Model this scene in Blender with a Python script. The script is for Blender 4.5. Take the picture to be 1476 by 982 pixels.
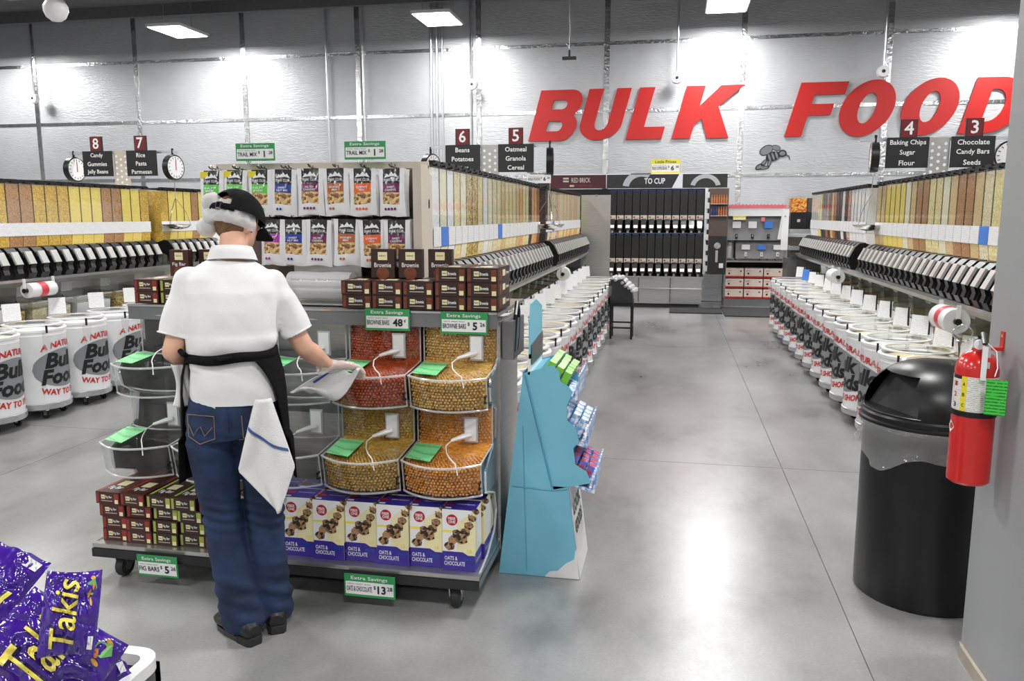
import bpy, bmesh, math, random
from mathutils import Matrix, Vector, noise
for _b in list(bpy.data.objects): bpy.data.objects.remove(_b)
SC = bpy.context.scene
PI = math.pi
def R(a): return math.radians(a)
# ---------------- camera, world, exposure, lights ----------------
cd = bpy.data.cameras.new('camera'); cam = bpy.data.objects.new('camera', cd); SC.collection.objects.link(cam)
cd.sensor_width = 36; cd.lens = 1160/1476*36; cd.clip_end = 80; cd.clip_start = .05
cam.location = (0, 0, 1.62)
cam.rotation_euler = (PI/2 - math.atan(181/1160), 0, math.atan(231/math.hypot(1160, 181)))
SC.camera = cam
W = bpy.data.worlds.new('world'); SC.world = W; W.use_nodes = True
W.node_tree.nodes['Background'].inputs[0].default_value = (.8, .85, 1, 1)
W.node_tree.nodes['Background'].inputs[1].default_value = .05
SC.view_settings.view_transform = 'Standard'; SC.view_settings.look = 'None'
SC.view_settings.exposure = 0.0; SC.view_settings.gamma = 1; SC.view_settings.use_curve_mapping = False
LAMP_Z = 4.97
LAMPS = [(x, y) for y in (14.15, 9.25, 4.35, -.55, -5.4) for x in (-14., -9.1, -4.1, .78, 5.65)]
for (x, y) in LAMPS:
    ld = bpy.data.lights.new('panel_light', 'AREA'); ld.shape = 'RECTANGLE'; ld.size = .62; ld.size_y = .9
    ld.energy = 128; ld.color = (1, .99, .975); 
    lo = bpy.data.objects.new('panel_light', ld); SC.collection.objects.link(lo); lo.location = (x, y, LAMP_Z-.006)
# ---------------- materials ----------------
MT = {}
def hx(r, g, b):
    f = lambda c: ((c/255+.055)/1.055)**2.4 if c > 10 else c/255/12.92
    return (f(r), f(g), f(b))
def pm(name, col, rough=.5, metal=0, var=.06, scale=12, bump=0, bscale=None, coat=0, emit=0, spec=.5, stretch=None, col2=None, thr=None):
    """procedural principled material: noise-mottled colour, optional bump"""
    m = bpy.data.materials.new(name); m.use_nodes = True; nt = m.node_tree; N = nt.nodes; L = nt.links
    b = N['Principled BSDF']; b.inputs['Roughness'].default_value = rough; b.inputs['Metallic'].default_value = metal
    b.inputs['Specular IOR Level'].default_value = spec
    b.inputs['Coat Weight'].default_value = coat; b.inputs['Coat Roughness'].default_value = .08
    tc = N.new('ShaderNodeTexCoord'); mp = N.new('ShaderNodeMapping'); L.new(tc.outputs['Object'], mp.inputs[0])
    if stretch: mp.inputs['Scale'].default_value = stretch
    nz = N.new('ShaderNodeTexNoise'); nz.inputs['Scale'].default_value = scale; nz.inputs['Detail'].default_value = 3; L.new(mp.outputs[0], nz.inputs[0])
    rp = N.new('ShaderNodeValToRGB'); L.new(nz.outputs[0], rp.inputs[0])
    a = tuple(max(0, c*(1-var)) for c in col); c2 = col2 or tuple(min(1, c*(1+var)) for c in col)
    t = thr or (.3, .7)
    rp.color_ramp.elements[0].position = t[0]; rp.color_ramp.elements[1].position = t[1]
    rp.color_ramp.elements[0].color = (*a, 1); rp.color_ramp.elements[1].color = (*c2, 1)
    L.new(rp.outputs[0], b.inputs['Base Color'])
    if bump:
        n2 = N.new('ShaderNodeTexNoise'); n2.inputs['Scale'].default_value = bscale or scale*3; L.new(mp.outputs[0], n2.inputs[0])
        bp = N.new('ShaderNodeBump'); bp.inputs['Strength'].default_value = bump; bp.inputs['Distance'].default_value = .01
        L.new(n2.outputs[0], bp.inputs['Height']); L.new(bp.outputs[0], b.inputs['Normal'])
    if emit:
        b.inputs['Emission Color'].default_value = (*col, 1); b.inputs['Emission Strength'].default_value = emit
    MT[name] = m; return m
def grain(name, c1, c2, scale=130, stretch=(1, 1, 1), rough=.5):
    m = bpy.data.materials.new(name); m.use_nodes = True; nt = m.node_tree; N = nt.nodes; L = nt.links
    b = N['Principled BSDF']; b.inputs['Roughness'].default_value = rough
    tc = N.new('ShaderNodeTexCoord'); mp = N.new('ShaderNodeMapping'); mp.inputs['Scale'].default_value = stretch
    L.new(tc.outputs['Object'], mp.inputs[0])
    v = N.new('ShaderNodeTexVoronoi'); v.inputs['Scale'].default_value = scale; L.new(mp.outputs[0], v.inputs['Vector'])
    sep = N.new('ShaderNodeSeparateColor'); L.new(v.outputs['Color'], sep.inputs[0])
    rp = N.new('ShaderNodeValToRGB'); rp.color_ramp.elements[0].color = (*c1, 1); rp.color_ramp.elements[1].color = (*c2, 1)
    rp.color_ramp.elements[0].position = .25; rp.color_ramp.elements[1].position = .75
    L.new(sep.outputs[0], rp.inputs[0]); L.new(rp.outputs[0], b.inputs['Base Color'])
    bp = N.new('ShaderNodeBump'); bp.inputs['Strength'].default_value = .35; bp.inputs['Distance'].default_value = .003; bp.invert = True
    L.new(v.outputs['Distance'], bp.inputs['Height']); L.new(bp.outputs[0], b.inputs['Normal'])
    MT[name] = m; return m
def glass(name, tint=(.93, .95, .95), mirror=.9, rough=.04, haze=0, bump=.12, bs=9):
    m = bpy.data.materials.new(name); m.use_nodes = True; nt = m.node_tree; N = nt.nodes; L = nt.links
    N.remove(N['Principled BSDF']); out = N['Material Output']
    tr = N.new('ShaderNodeBsdfTransparent'); tr.inputs[0].default_value = (*tint, 1)
    gl = N.new('ShaderNodeBsdfGlossy'); gl.inputs['Roughness'].default_value = rough; gl.inputs[0].default_value = (mirror,)*3+(1,)
    lw = N.new('ShaderNodeLayerWeight'); lw.inputs[0].default_value = .5
    pw = N.new('ShaderNodeMath'); pw.operation = 'POWER'; pw.inputs[1].default_value = 4; L.new(lw.outputs['Facing'], pw.inputs[0])
    fr = N.new('ShaderNodeMath'); fr.operation = 'MULTIPLY_ADD'; fr.inputs[1].default_value = .45; fr.inputs[2].default_value = .045; L.new(pw.outputs[0], fr.inputs[0])
    tc = N.new('ShaderNodeTexCoord'); nz = N.new('ShaderNodeTexNoise'); nz.inputs['Scale'].default_value = bs; L.new(tc.outputs['Object'], nz.inputs[0])
    bp = N.new('ShaderNodeBump'); bp.inputs['Strength'].default_value = bump; bp.inputs['Distance'].default_value = .02
    L.new(nz.outputs[0], bp.inputs['Height']); L.new(bp.outputs[0], gl.inputs['Normal'])
    mx = N.new('ShaderNodeMixShader'); L.new(fr.outputs[0], mx.inputs[0]); L.new(tr.outputs[0], mx.inputs[1]); L.new(gl.outputs[0], mx.inputs[2])
    last = mx
    if haze:
        df = N.new('ShaderNodeBsdfDiffuse'); df.inputs[0].default_value = (.9, .9, .9, 1)
        m2 = N.new('ShaderNodeMixShader'); m2.inputs[0].default_value = haze; L.new(mx.outputs[0], m2.inputs[1]); L.new(df.outputs[0], m2.inputs[2]); last = m2
    L.new(last.outputs[0], out.inputs[0]); MT[name] = m; return m
def stripes(name, bg, ink, scale=60, axis='Z', dens=.5):
    """paper with rows of small print"""
    m = bpy.data.materials.new(name); m.use_nodes = True; nt = m.node_tree; N = nt.nodes; L = nt.links
    b = N['Principled BSDF']; b.inputs['Roughness'].default_value = .45
    tc = N.new('ShaderNodeTexCoord')
    w = N.new('ShaderNodeTexWave'); w.bands_direction = axis; w.inputs['Scale'].default_value = scale; L.new(tc.outputs['Object'], w.inputs[0])
    nz = N.new('ShaderNodeTexNoise'); nz.inputs['Scale'].default_value = 140; L.new(tc.outputs['Object'], nz.inputs[0])
    mu = N.new('ShaderNodeMath'); mu.operation = 'MULTIPLY'; L.new(w.outputs['Fac'], mu.inputs[0]); L.new(nz.outputs[0], mu.inputs[1])
    rp = N.new('ShaderNodeValToRGB'); rp.color_ramp.elements[0].position = dens-.12; rp.color_ramp.elements[1].position = dens
    rp.color_ramp.elements[0].color = (*bg, 1); rp.color_ramp.elements[1].color = (*ink, 1)
    L.new(mu.outputs[0], rp.inputs[0]); L.new(rp.outputs[0], b.inputs['Base Color']); MT[name] = m; return m

pm('white_paint', (.78, .79, .80), .35, var=.02)
pm('drum_white', (.80, .81, .82), .28, var=.02, coat=.3)
pm('oval_grey', (.24, .25, .26), .4, var=.12, scale=3)
pm('ink_black', (.012, .012, .013), .4)
pm('ink_red', hx(196, 34, 32), .4, var=.05)
pm('ink_white', (.85, .85, .85), .4, var=.02)
pm('galv', (.62, .63, .65), .32, metal=.9, var=.12, scale=18, bump=.1, stretch=(1, 1, 4))
pm('chrome', (.8, .8, .82), .14, metal=1, var=.05)
pm('steel', (.50, .49, .47), .3, metal=.85, var=.1, scale=5, stretch=(1, 1, 25), bump=.04)
pm('steel_dark', (.16, .16, .165), .35, metal=.6, var=.12, scale=6)
pm('shelf_grey', (.20, .20, .21), .38, metal=.3, var=.08)
pm('black_plastic', (.008, .008, .009), .34, var=.2, spec=.4)
pm('flap_silver', (.62, .61, .58), .28, metal=.35, var=.06)
pm('joint', (.27, .27, .27), .8)
pm('black_matte', (.02, .02, .021), .7, var=.2)
pm('black_cloth', (.008, .008, .009), .9, spec=.15, var=.3, scale=30, bump=.3, bscale=60)
pm('rubber', (.018, .018, .018), .6, var=.2)
pm('white_plastic', (.80, .80, .80), .35, var=.02)
pm('grey_plastic', (.45, .46, .47), .4, var=.05)
pm('paper', (.82, .82, .82), .6, var=.02)
stripes('paper_print', (.80, .80, .81), (.45, .45, .47), 45)
stripes('green_print', hx(122, 208, 140), hx(88, 170, 108), 45)
stripes('green_tag', hx(70, 205, 70), hx(30, 120, 40), 30, dens=.42)
stripes('blue_print', hx(70, 130, 215), hx(40, 80, 160), 45)
pm('sign_green', hx(48, 150, 84), .4, var=.04)
pm('sign_red', hx(110, 22, 26), .4, var=.15)
pm('sign_black', (.016, .016, .017), .35)
pm('sign_yellow', hx(225, 215, 60), .5)
pm('letter_red', hx(176, 24, 20), .42, var=.05, scale=2)
pm('skin', hx(226, 176, 150), .5, var=.07, scale=14, spec=.4)
pm('hair', hx(120, 88, 60), .6, var=.3, scale=60)
pm('shirt_white', (.82, .82, .82), .8, var=.02, scale=20, bump=.12, bscale=220)
pm('towel_white', (.80, .80, .79), .9, var=.03, scale=20, bump=.4, bscale=260)
pm('towel_blue', hx(70, 90, 150), .9)
pm('denim', hx(24, 38, 66), .85, var=.45, scale=7, bump=.25, bscale=300, col2=hx(38, 60, 98))
pm('denim_thread', hx(150, 120, 90), .8)
pm('shoe', (.012, .012, .014), .4, var=.3)
pm('teal', hx(122, 192, 216), .5, var=.05, scale=5)
pm('teal_fold', hx(96, 168, 196), .55, var=.04)
pm('white_card', (.82, .82, .82), .55, var=.02)
pm('case_cream', hx(226, 212, 198), .5, var=.03)
pm('green_pack', hx(120, 200, 60), .35)
pm('blue_pack', hx(110, 165, 225), .35, col2=(.85, .88, .95), var=.1, scale=40, thr=(.45, .6))
pm('red_pack', hx(190, 60, 70), .35, col2=hx(90, 120, 220), var=.1, scale=30, thr=(.45, .55))
pm('ext_red', hx(200, 32, 26), .25, var=.04, coat=.5)
pm('ext_yellow', hx(230, 210, 50), .4)
stripes('ext_label', (.78, .76, .72), (.4, .4, .42), 50)
pm('column_grey', hx(158, 159, 161), .5, var=.03, scale=4, bump=.03, bscale=60)
pm('base_trim', hx(170, 160, 145), .6, var=.1)
pm('choc_brown', hx(54, 33, 27), .4, var=.2)
pm('fig_brown', hx(70, 34, 26), .4, var=.2)
pm('box_brown2', hx(120, 62, 40), .4, var=.3, scale=40)
pm('fig_red', hx(150, 48, 40), .4, var=.15)
pm('fig_green', hx(168, 178, 84), .4, var=.15)
pm('oat_purple', hx(58, 46, 150), .35, var=.08)
pm('oat_cream', hx(238, 228, 180), .4, var=.03)
pm('oat_yellow', hx(238, 220, 90), .4)
grain('oat_picture', hx(48, 34, 28), hx(176, 136, 96), 90)
pm('oat_red', hx(180, 30, 40), .4)
pm('bag_white', (.80, .80, .81), .22, var=.03, coat=.4, bump=.3, bscale=30)
pm('bag_black', (.03, .03, .035), .2, var=.2, coat=.4, col2=(.5, .5, .5), scale=60, thr=(.62, .7))
for n, c in dict(green=(98, 200, 80), blue=(40, 62, 150), plum=(110, 34, 84), orange_brown=(176, 96, 48), orange=(226, 98, 40), magenta=(168, 52, 160), yellow=(225, 205, 50)).items():
    pm('band_'+n, hx(*c), .25, var=.08, coat=.4, bump=.25, bscale=30)
grain('nuts', hx(120, 78, 44), hx(226, 190, 130), 95)
pm('rack_brown', hx(96, 80, 72), .5, var=.06)
pm('rack_beige', hx(196, 186, 172), .5, var=.04)
pm('bag_purple', hx(62, 26, 140), .18, var=.25, scale=6, coat=.6, bump=.25, bscale=14)
pm('logo_yellow', hx(238, 222, 96), .3, var=.04, coat=.3)
pm('logo_edge', hx(30, 12, 70), .3)
pm('flame_orange', hx(205, 90, 40), .3, col2=hx(230, 190, 70), scale=30)
pm('leaf_green', hx(120, 190, 110), .4)
glass('acrylic', (.97, .98, .98)); glass('acrylic_edge', (.85, .87, .87), .95, .15, .35); glass('film', (.97, .97, .97), .95, .1, .10); glass('liner_film', (.95, .95, .95), 1, .10, .16, .9, 16)
glass('film_haze', (.9, .9, .9), .9, .2, .5)
glass('net', (.9, .9, .9), .3, .6, .55)
glass('glove_film', (.97, .95, .93), .9, .2, .42)
for n, (a, b, s) in dict(g_pasta=((176, 140, 52), (204, 168, 80), 70), g_yellow=((222, 184, 84), (236, 204, 116), 160), g_tan=((188, 158, 108), (208, 182, 136), 170),
        g_brown=((150, 108, 70), (176, 134, 92), 90), g_cream=((212, 200, 168), (226, 216, 190), 150), g_white=((216, 214, 210), (232, 230, 226), 120),
        g_mix=((120, 90, 40), (214, 190, 110), 90), g_oat=((196, 176, 136), (226, 212, 180), 110), g_dark=((40, 36, 34), (80, 74, 70), 110),
        g_orange=((206, 140, 76), (226, 176, 112), 130), g_pink=((150, 90, 84), (220, 190, 170), 80), g_rust=((130, 76, 40), (176, 110, 60), 90),
        g_cereal=((206, 180, 124), (230, 212, 164), 80), g_candy=((190, 40, 30), (236, 190, 50), 60)).items():
    grain(n, hx(*[min(246, q*1.1+8) if n not in ('g_dark', 'g_candy') else q for q in a]), hx(*[min(248, q*1.1+8) if n not in ('g_dark', 'g_candy') else q for q in b]), s)
pm('ball_red', hx(160, 56, 24), .3, var=.35, scale=70, col2=hx(206, 96, 48), coat=.3)
pm('ball_gold', hx(190, 140, 62), .3, var=.3, scale=70, col2=hx(232, 190, 110), coat=.3)
pm('ball_olive', hx(180, 136, 50), .3, var=.3, scale=70, col2=hx(216, 176, 86), coat=.3)
pm('ball_orange', hx(204, 124, 40), .3, var=.3, scale=70, col2=hx(236, 166, 76), coat=.3)
pm('coffee_body', (.018, .017, .017), .3, var=.3, coat=.2)
pm('coffee_label', hx(206, 190, 176), .5, var=.15, scale=60)
pm('banner_maroon', hx(70, 14, 26), .4, var=.15)
pm('banner_black', (.02, .02, .02), .4, var=.3)
pm('freezer_grey', (.17, .17, .175), .45, var=.06)
pm('pink_red', hx(226, 110, 120), .5)
pm('mat_dark', (.035, .035, .037), .8, var=.3)
pm('bottle_orange', hx(190, 110, 60), .3); pm('bottle_blue', hx(40, 60, 120), .3)
pm('bee_grey', hx(120, 122, 124), .4, metal=.4)
pm('tape_red', hx(200, 50, 60), .4)
pm('ceil_grey', (.10, .10, .105), .8, var=.1)
pm('lamp_frame', (.7, .7, .7), .5)
pm('lamp_glow', (1, .99, .97), .5, emit=14)
pm('seam', (.72, .73, .74), .22, metal=1, var=.2, scale=9, bump=.6, bscale=24, stretch=(1, 1, 1))
pm('wall_plain', (.4, .4, .4), .6, var=.05)
# wall foil: wrinkled aluminium facing on white insulation board
def foil():
    m = pm('foil', (.50, .51, .53), .42, metal=.45, var=.04, scale=3)
    nt = m.node_tree; N = nt.nodes; L = nt.links; b = N['Principled BSDF']
    tc = N.new('ShaderNodeTexCoord'); mp = N.new('ShaderNodeMapping'); mp.inputs['Scale'].default_value = (6, 6, 26); L.new(tc.outputs['Object'], mp.inputs[0])
    n1 = N.new('ShaderNodeTexNoise'); n1.inputs['Scale'].default_value = 2.2; n1.inputs['Detail'].default_value = 5; L.new(mp.outputs[0], n1.inputs[0])
    bp = N.new('ShaderNodeBump'); bp.inputs['Strength'].default_value = .55; bp.inputs['Distance'].default_value = .012
    L.new(n1.outputs[0], bp.inputs['Height']); L.new(bp.outputs[0], b.inputs['Normal'])
foil()
def concrete():
    m = bpy.data.materials.new('concrete'); m.use_nodes = True; nt = m.node_tree; N = nt.nodes; L = nt.links; b = N['Principled BSDF']
    tc = N.new('ShaderNodeTexCoord'); mp = N.new('ShaderNodeMapping'); mp.inputs['Scale'].default_value = (1, .55, 1); L.new(tc.outputs['Object'], mp.inputs[0])
    n1 = N.new('ShaderNodeTexNoise'); n1.inputs['Scale'].default_value = 1.3; n1.inputs['Detail'].default_value = 8; n1.inputs['Roughness'].default_value = .62; L.new(mp.outputs[0], n1.inputs[0])
    rp = N.new('ShaderNodeValToRGB'); E = rp.color_ramp.elements
    E[0].position = .34; E[0].color = (.15, .15, .149, 1); E[1].position = .68; E[1].color = (.35, .35, .345, 1)
    e = E.new(.47); e.color = (.25, .25, .248, 1)
    L.new(n1.outputs[0], rp.inputs[0])
    n2 = N.new('ShaderNodeTexNoise'); n2.inputs['Scale'].default_value = 90; n2.inputs['Detail'].default_value = 4; L.new(tc.outputs['Object'], n2.inputs[0])
    mx = N.new('ShaderNodeMix'); mx.data_type = 'RGBA'; mx.blend_type = 'OVERLAY'; mx.inputs[0].default_value = .22
    L.new(rp.outputs[0], mx.inputs[6]); L.new(n2.outputs[0], mx.inputs[7]); L.new(mx.outputs[2], b.inputs['Base Color'])
    r2 = N.new('ShaderNodeMapRange'); r2.inputs[3].default_value = .22; r2.inputs[4].default_value = .38; L.new(n1.outputs[0], r2.inputs[0]); L.new(r2.outputs[0], b.inputs['Roughness'])
    b.inputs['Specular IOR Level'].default_value = .8; b.inputs['Coat Weight'].default_value = .35; b.inputs['Coat Roughness'].default_value = .24
    MT['concrete'] = m
concrete()

# ---------------- mesh helpers ----------------
_tc = {}
def glyphs(s, bold=0., shear=0.):
    k = (s, bold, shear)
    if k in _tc: return _tc[k]
    c = bpy.data.curves.new('t', 'FONT'); c.body = s; c.offset = bold; c.shear = shear; c.resolution_u = 2; c.fill_mode = 'FRONT' if hasattr(c, 'fill_mode') else c.fill_mode
    c.space_line = .95; c.align_x = 'CENTER'
    o = bpy.data.objects.new('t', c); SC.collection.objects.link(o)
    dg = bpy.context.evaluated_depsgraph_get(); me = o.evaluated_get(dg).to_mesh()
    vs = [tuple(v.co) for v in me.vertices]; fs = [tuple(p.vertices) for p in me.polygons]
    o.evaluated_get(dg).to_mesh_clear(); bpy.data.objects.remove(o); bpy.data.curves.remove(c)
    x0 = min(v[0] for v in vs); x1 = max(v[0] for v in vs); y0 = min(v[1] for v in vs); y1 = max(v[1] for v in vs)
    vs = [((v[0]-x0)/(x1-x0)-.5, (v[1]-y0)/(y1-y0)-.5) for v in vs]
    _tc[k] = (vs, fs, (x1-x0)/(y1-y0)); return _tc[k]
FACE = {'-y': Matrix(((1, 0, 0, 0), (0, 0, -1, 0), (0, 1, 0, 0), (0, 0, 0, 1))), '+x': Matrix(((0, 0, 1, 0), (1, 0, 0, 0), (0, 1, 0, 0), (0, 0, 0, 1))),
        '-x': Matrix(((0, 0, -1, 0), (-1, 0, 0, 0), (0, 1, 0, 0), (0, 0, 0, 1))), '+z': Matrix.Identity(4), '+y': Matrix(((-1, 0, 0, 0), (0, 0, 1, 0), (0, 1, 0, 0), (0, 0, 0, 1)))}
class MB:
    def __init__(s): s.v = []; s.f = []; s.m = []; s.sm = []; s.mats = []
    def add(s, vs, fs, mat, smooth=False, M=None, fm=None):
        if mat not in s.mats: s.mats.append(mat)
        k = s.mats.index(mat); o = len(s.v)
        s.v += [tuple(M @ Vector(v)) for v in vs] if M is not None else [tuple(v) for v in vs]
        for i, f in enumerate(fs):
            s.f.append(tuple(a+o for a in f)); s.sm.append(smooth)
            if fm:
                mm = fm[i]
                if mm not in s.mats: s.mats.append(mm)
                s.m.append(s.mats.index(mm))
            else: s.m.append(k)
        return s
    def box(s, x0, y0, z0, x1, y1, z1, mat, M=None, fm=None):
        vs = [(x, y, z) for z in (z0, z1) for y in (y0, y1) for x in (x0, x1)]
        return s.add(vs, [(0, 2, 3, 1), (4, 5, 7, 6), (0, 1, 5, 4), (2, 6, 7, 3), (0, 4, 6, 2), (1, 3, 7, 5)], mat, False, M, fm)
    def lathe(s, prof, mat, n=24, M=None, a0=0, a1=2*PI, smooth=True):
        full = abs(a1-a0-2*PI) < 1e-6; k = n if full else n+1; vs = []; fs = []
        for (r, z) in prof:
            for i in range(k):
                a = a0+(a1-a0)*i/n; vs.append((r*math.cos(a), r*math.sin(a), z))
        for j in range(len(prof)-1):
            for i in range(n):
                i2 = (i+1) % k; fs.append((j*k+i, j*k+i2, (j+1)*k+i2, (j+1)*k+i))
        return s.add(vs, fs, mat, smooth, M)
    def cyl(s, x, y, z0, z1, r, mat, n=16, r2=None, M=None):
        T = Matrix.Translation((x, y, 0)); T = M @ T if M is not None else T
        r2 = r if r2 is None else r2
        return s.lathe([(0, z0), (r, z0)], mat, n, T, smooth=False).lathe([(r, z0), (r2, z1)], mat, n, T).lathe([(r2, z1), (0, z1)], mat, n, T, smooth=False)
    def tube(s, pts, r, mat, n=8, M=None, caps=True, flat=1.0, up=None):
        pts = [Vector(p) for p in pts]; rs = r if isinstance(r, (list, tuple)) else [r]*len(pts)
        vs = []; fs = []; nrm = None
        for i, p in enumerate(pts):
            t = (pts[min(i+1, len(pts)-1)]-pts[max(i-1, 0)]).normalized()
            if nrm is None:
                u = Vector(up) if up else (Vector((0, 0, 1)) if abs(t.z) < .9 else Vector((1, 0, 0)))
                nrm = (u - t*u.dot(t)).normalized()
            else: nrm = (nrm - t*nrm.dot(t)).normalized()
            b = t.cross(nrm)
            for k in range(n):
                a = 2*PI*k/n; vs.append(p + nrm*math.cos(a)*rs[i]*flat + b*math.sin(a)*rs[i])
        for i in range(len(pts)-1):
            for k in range(n):
                k2 = (k+1) % n; fs.append((i*n+k, i*n+k2, (i+1)*n+k2, (i+1)*n+k))
        if caps: fs.append(tuple(range(n))[::-1]); fs.append(tuple((len(pts)-1)*n+k for k in range(n)))
        return s.add(vs, fs, mat, True, M)
    def quad(s, a, b, c, d, mat, M=None): return s.add([a, b, c, d], [(0, 1, 2, 3)], mat, False, M)
    def prism(s, poly, d0, d1, mat, ax='y', M=None, side=None):
        """extrude a 2-D outline; ax is the extrusion axis"""
        g = {'y': lambda a, b, d: (a, d, b), 'x': lambda a, b, d: (d, a, b), 'z': lambda a, b, d: (a, b, d)}[ax]
        n = len(poly); vs = [g(a, b, d0) for a, b in poly]+[g(a, b, d1) for a, b in poly]
        fs = [tuple(range(n)), tuple(range(n, 2*n))[::-1]] + [(i, n+i, n+(i+1) % n, (i+1) % n) for i in range(n)]
        return s.add(vs, fs, mat, False, M, fm=[mat, mat]+[side or mat]*n)
    def text(s, t, w, h, mat, M, bold=0., shear=0., warp=None):
        vs, fs, asp = glyphs(t, bold, shear)
        if warp:
            ww = w or h*asp; hh = h or w/asp; bm = bmesh.new(); V = [bm.verts.new((x*ww, y*hh, 0)) for x, y in vs]
            for f in fs:
                try: bm.faces.new([V[i] for i in f])
                except ValueError: pass
            for _ in range(3):
                bmesh.ops.triangulate(bm, faces=bm.faces[:]); e_ = [e for e in bm.edges if e.calc_length() > .035 and w and w > .05]
                if not e_: break
                bmesh.ops.subdivide_edges(bm, edges=e_, cuts=1)
            bmesh.ops.triangulate(bm, faces=bm.faces[:]); bm.verts.index_update()
            P = [warp(v.co.x, v.co.y, 0) for v in bm.verts]; q = [tuple(v.index for v in f.verts) for f in bm.faces]; bm.free()
            return s.add(P, q, mat, False, M)
        if w is None: w = h*asp
        if h is None: h = w/asp
        P = [(x*w, y*h, 0) for x, y in vs]
        if warp: P = [warp(*p) for p in P]
        return s.add(P, fs, mat, False, M)
    def mesh(s, name, auto=35):
        me = bpy.data.meshes.new(name); me.from_pydata(s.v, [], s.f)
        for m in s.mats: me.materials.append(MT[m])
        me.polygons.foreach_set('material_index', s.m); me.polygons.foreach_set('use_smooth', s.sm); me.update()
        if auto and any(s.sm): me.set_sharp_from_angle(angle=R(auto))
        return me
    def build(s, name, parent=None, loc=None, rot=None, **k):
        return link(name, s.mesh(name, **k), parent, loc, rot)
def link(name, me, parent=None, loc=None, rot=None):
    o = bpy.data.objects.new(name, me); SC.collection.objects.link(o)
    if parent: o.parent = parent
    if loc: o.location = loc
    if rot: o.rotation_euler = rot
    return o
def tag(o, label, cat=None, group=None, kind=None):
    if label: o['label'] = label
    if cat: o['category'] = cat
    if group: o['group'] = group
    if kind: o['kind'] = kind
    return o
def thing(name, label, cat, loc=(0, 0, 0), rotz=0, group=None):
    o = bpy.data.objects.new(name, None); SC.collection.objects.link(o); o.empty_display_size = .1
    o.location = loc; o.rotation_euler = (0, 0, rotz); return tag(o, label, cat, group)
CHN = {}; PROTO = {}
def freeze():  # index the children of the prototypes once
    PROTO.clear()
    for x in bpy.data.objects:
        if x.parent: PROTO.setdefault(x.parent.name, []).append(x)
def dup(o, label=None, loc=None, rotz=None, group=None, parent=None):
    """copy a thing together with its parts and sub-parts (mesh data shared)"""
    c = o.copy(); SC.collection.objects.link(c)
    if parent is not None: c.parent = parent
    if label: c['label'] = label
    if group: c['group'] = group
    if loc is not None: c.location = loc
    if rotz is not None: c.rotation_euler = (0, 0, rotz)
    CHN[c.name] = [dup(ch, parent=c) for ch in PROTO.get(o.name, [])]
    return c
def NEW(o): return CHN.get(o.name) or [x for x in SC.collection.objects if x.parent == o]
def recolor(o, mp):
    """give object o its own material choice on shared mesh data"""
    for i, sl in enumerate(o.material_slots):
        nm = sl.material.name if sl.material else (o.data.materials[i].name if o.data.materials[i] else '')
        if nm in mp: sl.link = 'OBJECT'; sl.material = MT[mp[nm]]
ORD = ['first', 'second', 'third', 'fourth', 'fifth', 'sixth', 'seventh', 'eighth', 'ninth', 'tenth', 'eleventh', 'twelfth', 'thirteenth', 'fourteenth', 'fifteenth', 'sixteenth', 'seventeenth', 'eighteenth', 'nineteenth', 'twentieth', 'twenty-first', 'twenty-second', 'twenty-third', 'twenty-fourth', 'twenty-fifth']
def struct(o): o['kind'] = 'structure'; return o
rnd = random.Random(7)
# ================= SETTING =================
fl = MB().box(-20, -8, -.12, 10, 15.6, -.008, 'joint').build('floor'); struct(fl)
JX = [-20, -15.5, -9.0, -4.1, .745, 5.6, 10]; JY = [-8, -4.5, .4, 5.26, 10.1, 15.6]
for i in range(len(JX)-1):
    for j in range(len(JY)-1):
        g = .002
        MB().box(JX[i]+g, JY[j]+g, -.012, JX[i+1]-g, JY[j+1]-g, 0, 'concrete').build('slab', fl)
wb = MB().box(-20, 15.6, 0, 10, 15.75, 5.72, 'wall_plain').build('wall_back'); struct(wb)
PXs = [-20]+[-1.27+2.44*k for k in range(-7, 5)]+[10]; PZ = [0, 1.15, 2.35, 3.54, 4.75, 5.72]
for i in range(len(PXs)-1):
    for j in range(len(PZ)-1):
        MB().box(PXs[i]+.02, 15.572, PZ[j]+.015, PXs[i+1]-.02, 15.6, PZ[j+1]-.015, 'foil').build('insulation_panel', wb)
for x in PXs[1:-1]: MB().box(x-.05, 15.556, 0, x+.05, 15.575, 5.72, 'seam').build('seam_strip', wb)
for z in PZ[1:-1]: MB().box(-20, 15.560, z-.032, 10, 15.573, z+.032, 'seam').build('seam_strip', wb)
struct(MB().box(-20.15, -8, 0, -20, 15.6, 5.72, 'wall_plain').build('wall_left'))
struct(MB().box(10, -8, 0, 10.15, 15.6, 5.72, 'wall_plain').build('wall_right'))
struct(MB().box(-20, -8.15, 0, 10, -8, 5.72, 'wall_plain').build('wall_front'))
ce = MB().box(-20, -8, 5.72, 10, 15.6, 5.82, 'ceil_grey').build('ceiling'); struct(ce)
for y in range(-7, 16, 2): MB().box(-20, y, 5.50, 10, y+.08, 5.72, 'ceil_grey').build('joist', ce)
# column on the right with broken skirting
col = thing('column', 'pale grey square column at the right edge carrying the extinguisher', 'column', (1.1, 2.35, 0)); col['kind'] = 'structure'
del col['category']; col.name = 'trim_1'
MB().box(0, 0, 0, .7, .7, 5.5, 'column_grey').build('column_shaft', col)
MB().prism([(-.012, -.01), (0, -.01), (0, .71), (-.004, .71), (-.012, .66)], 0, .05, 'base_trim', 'z').build('base_strip', col)
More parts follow.
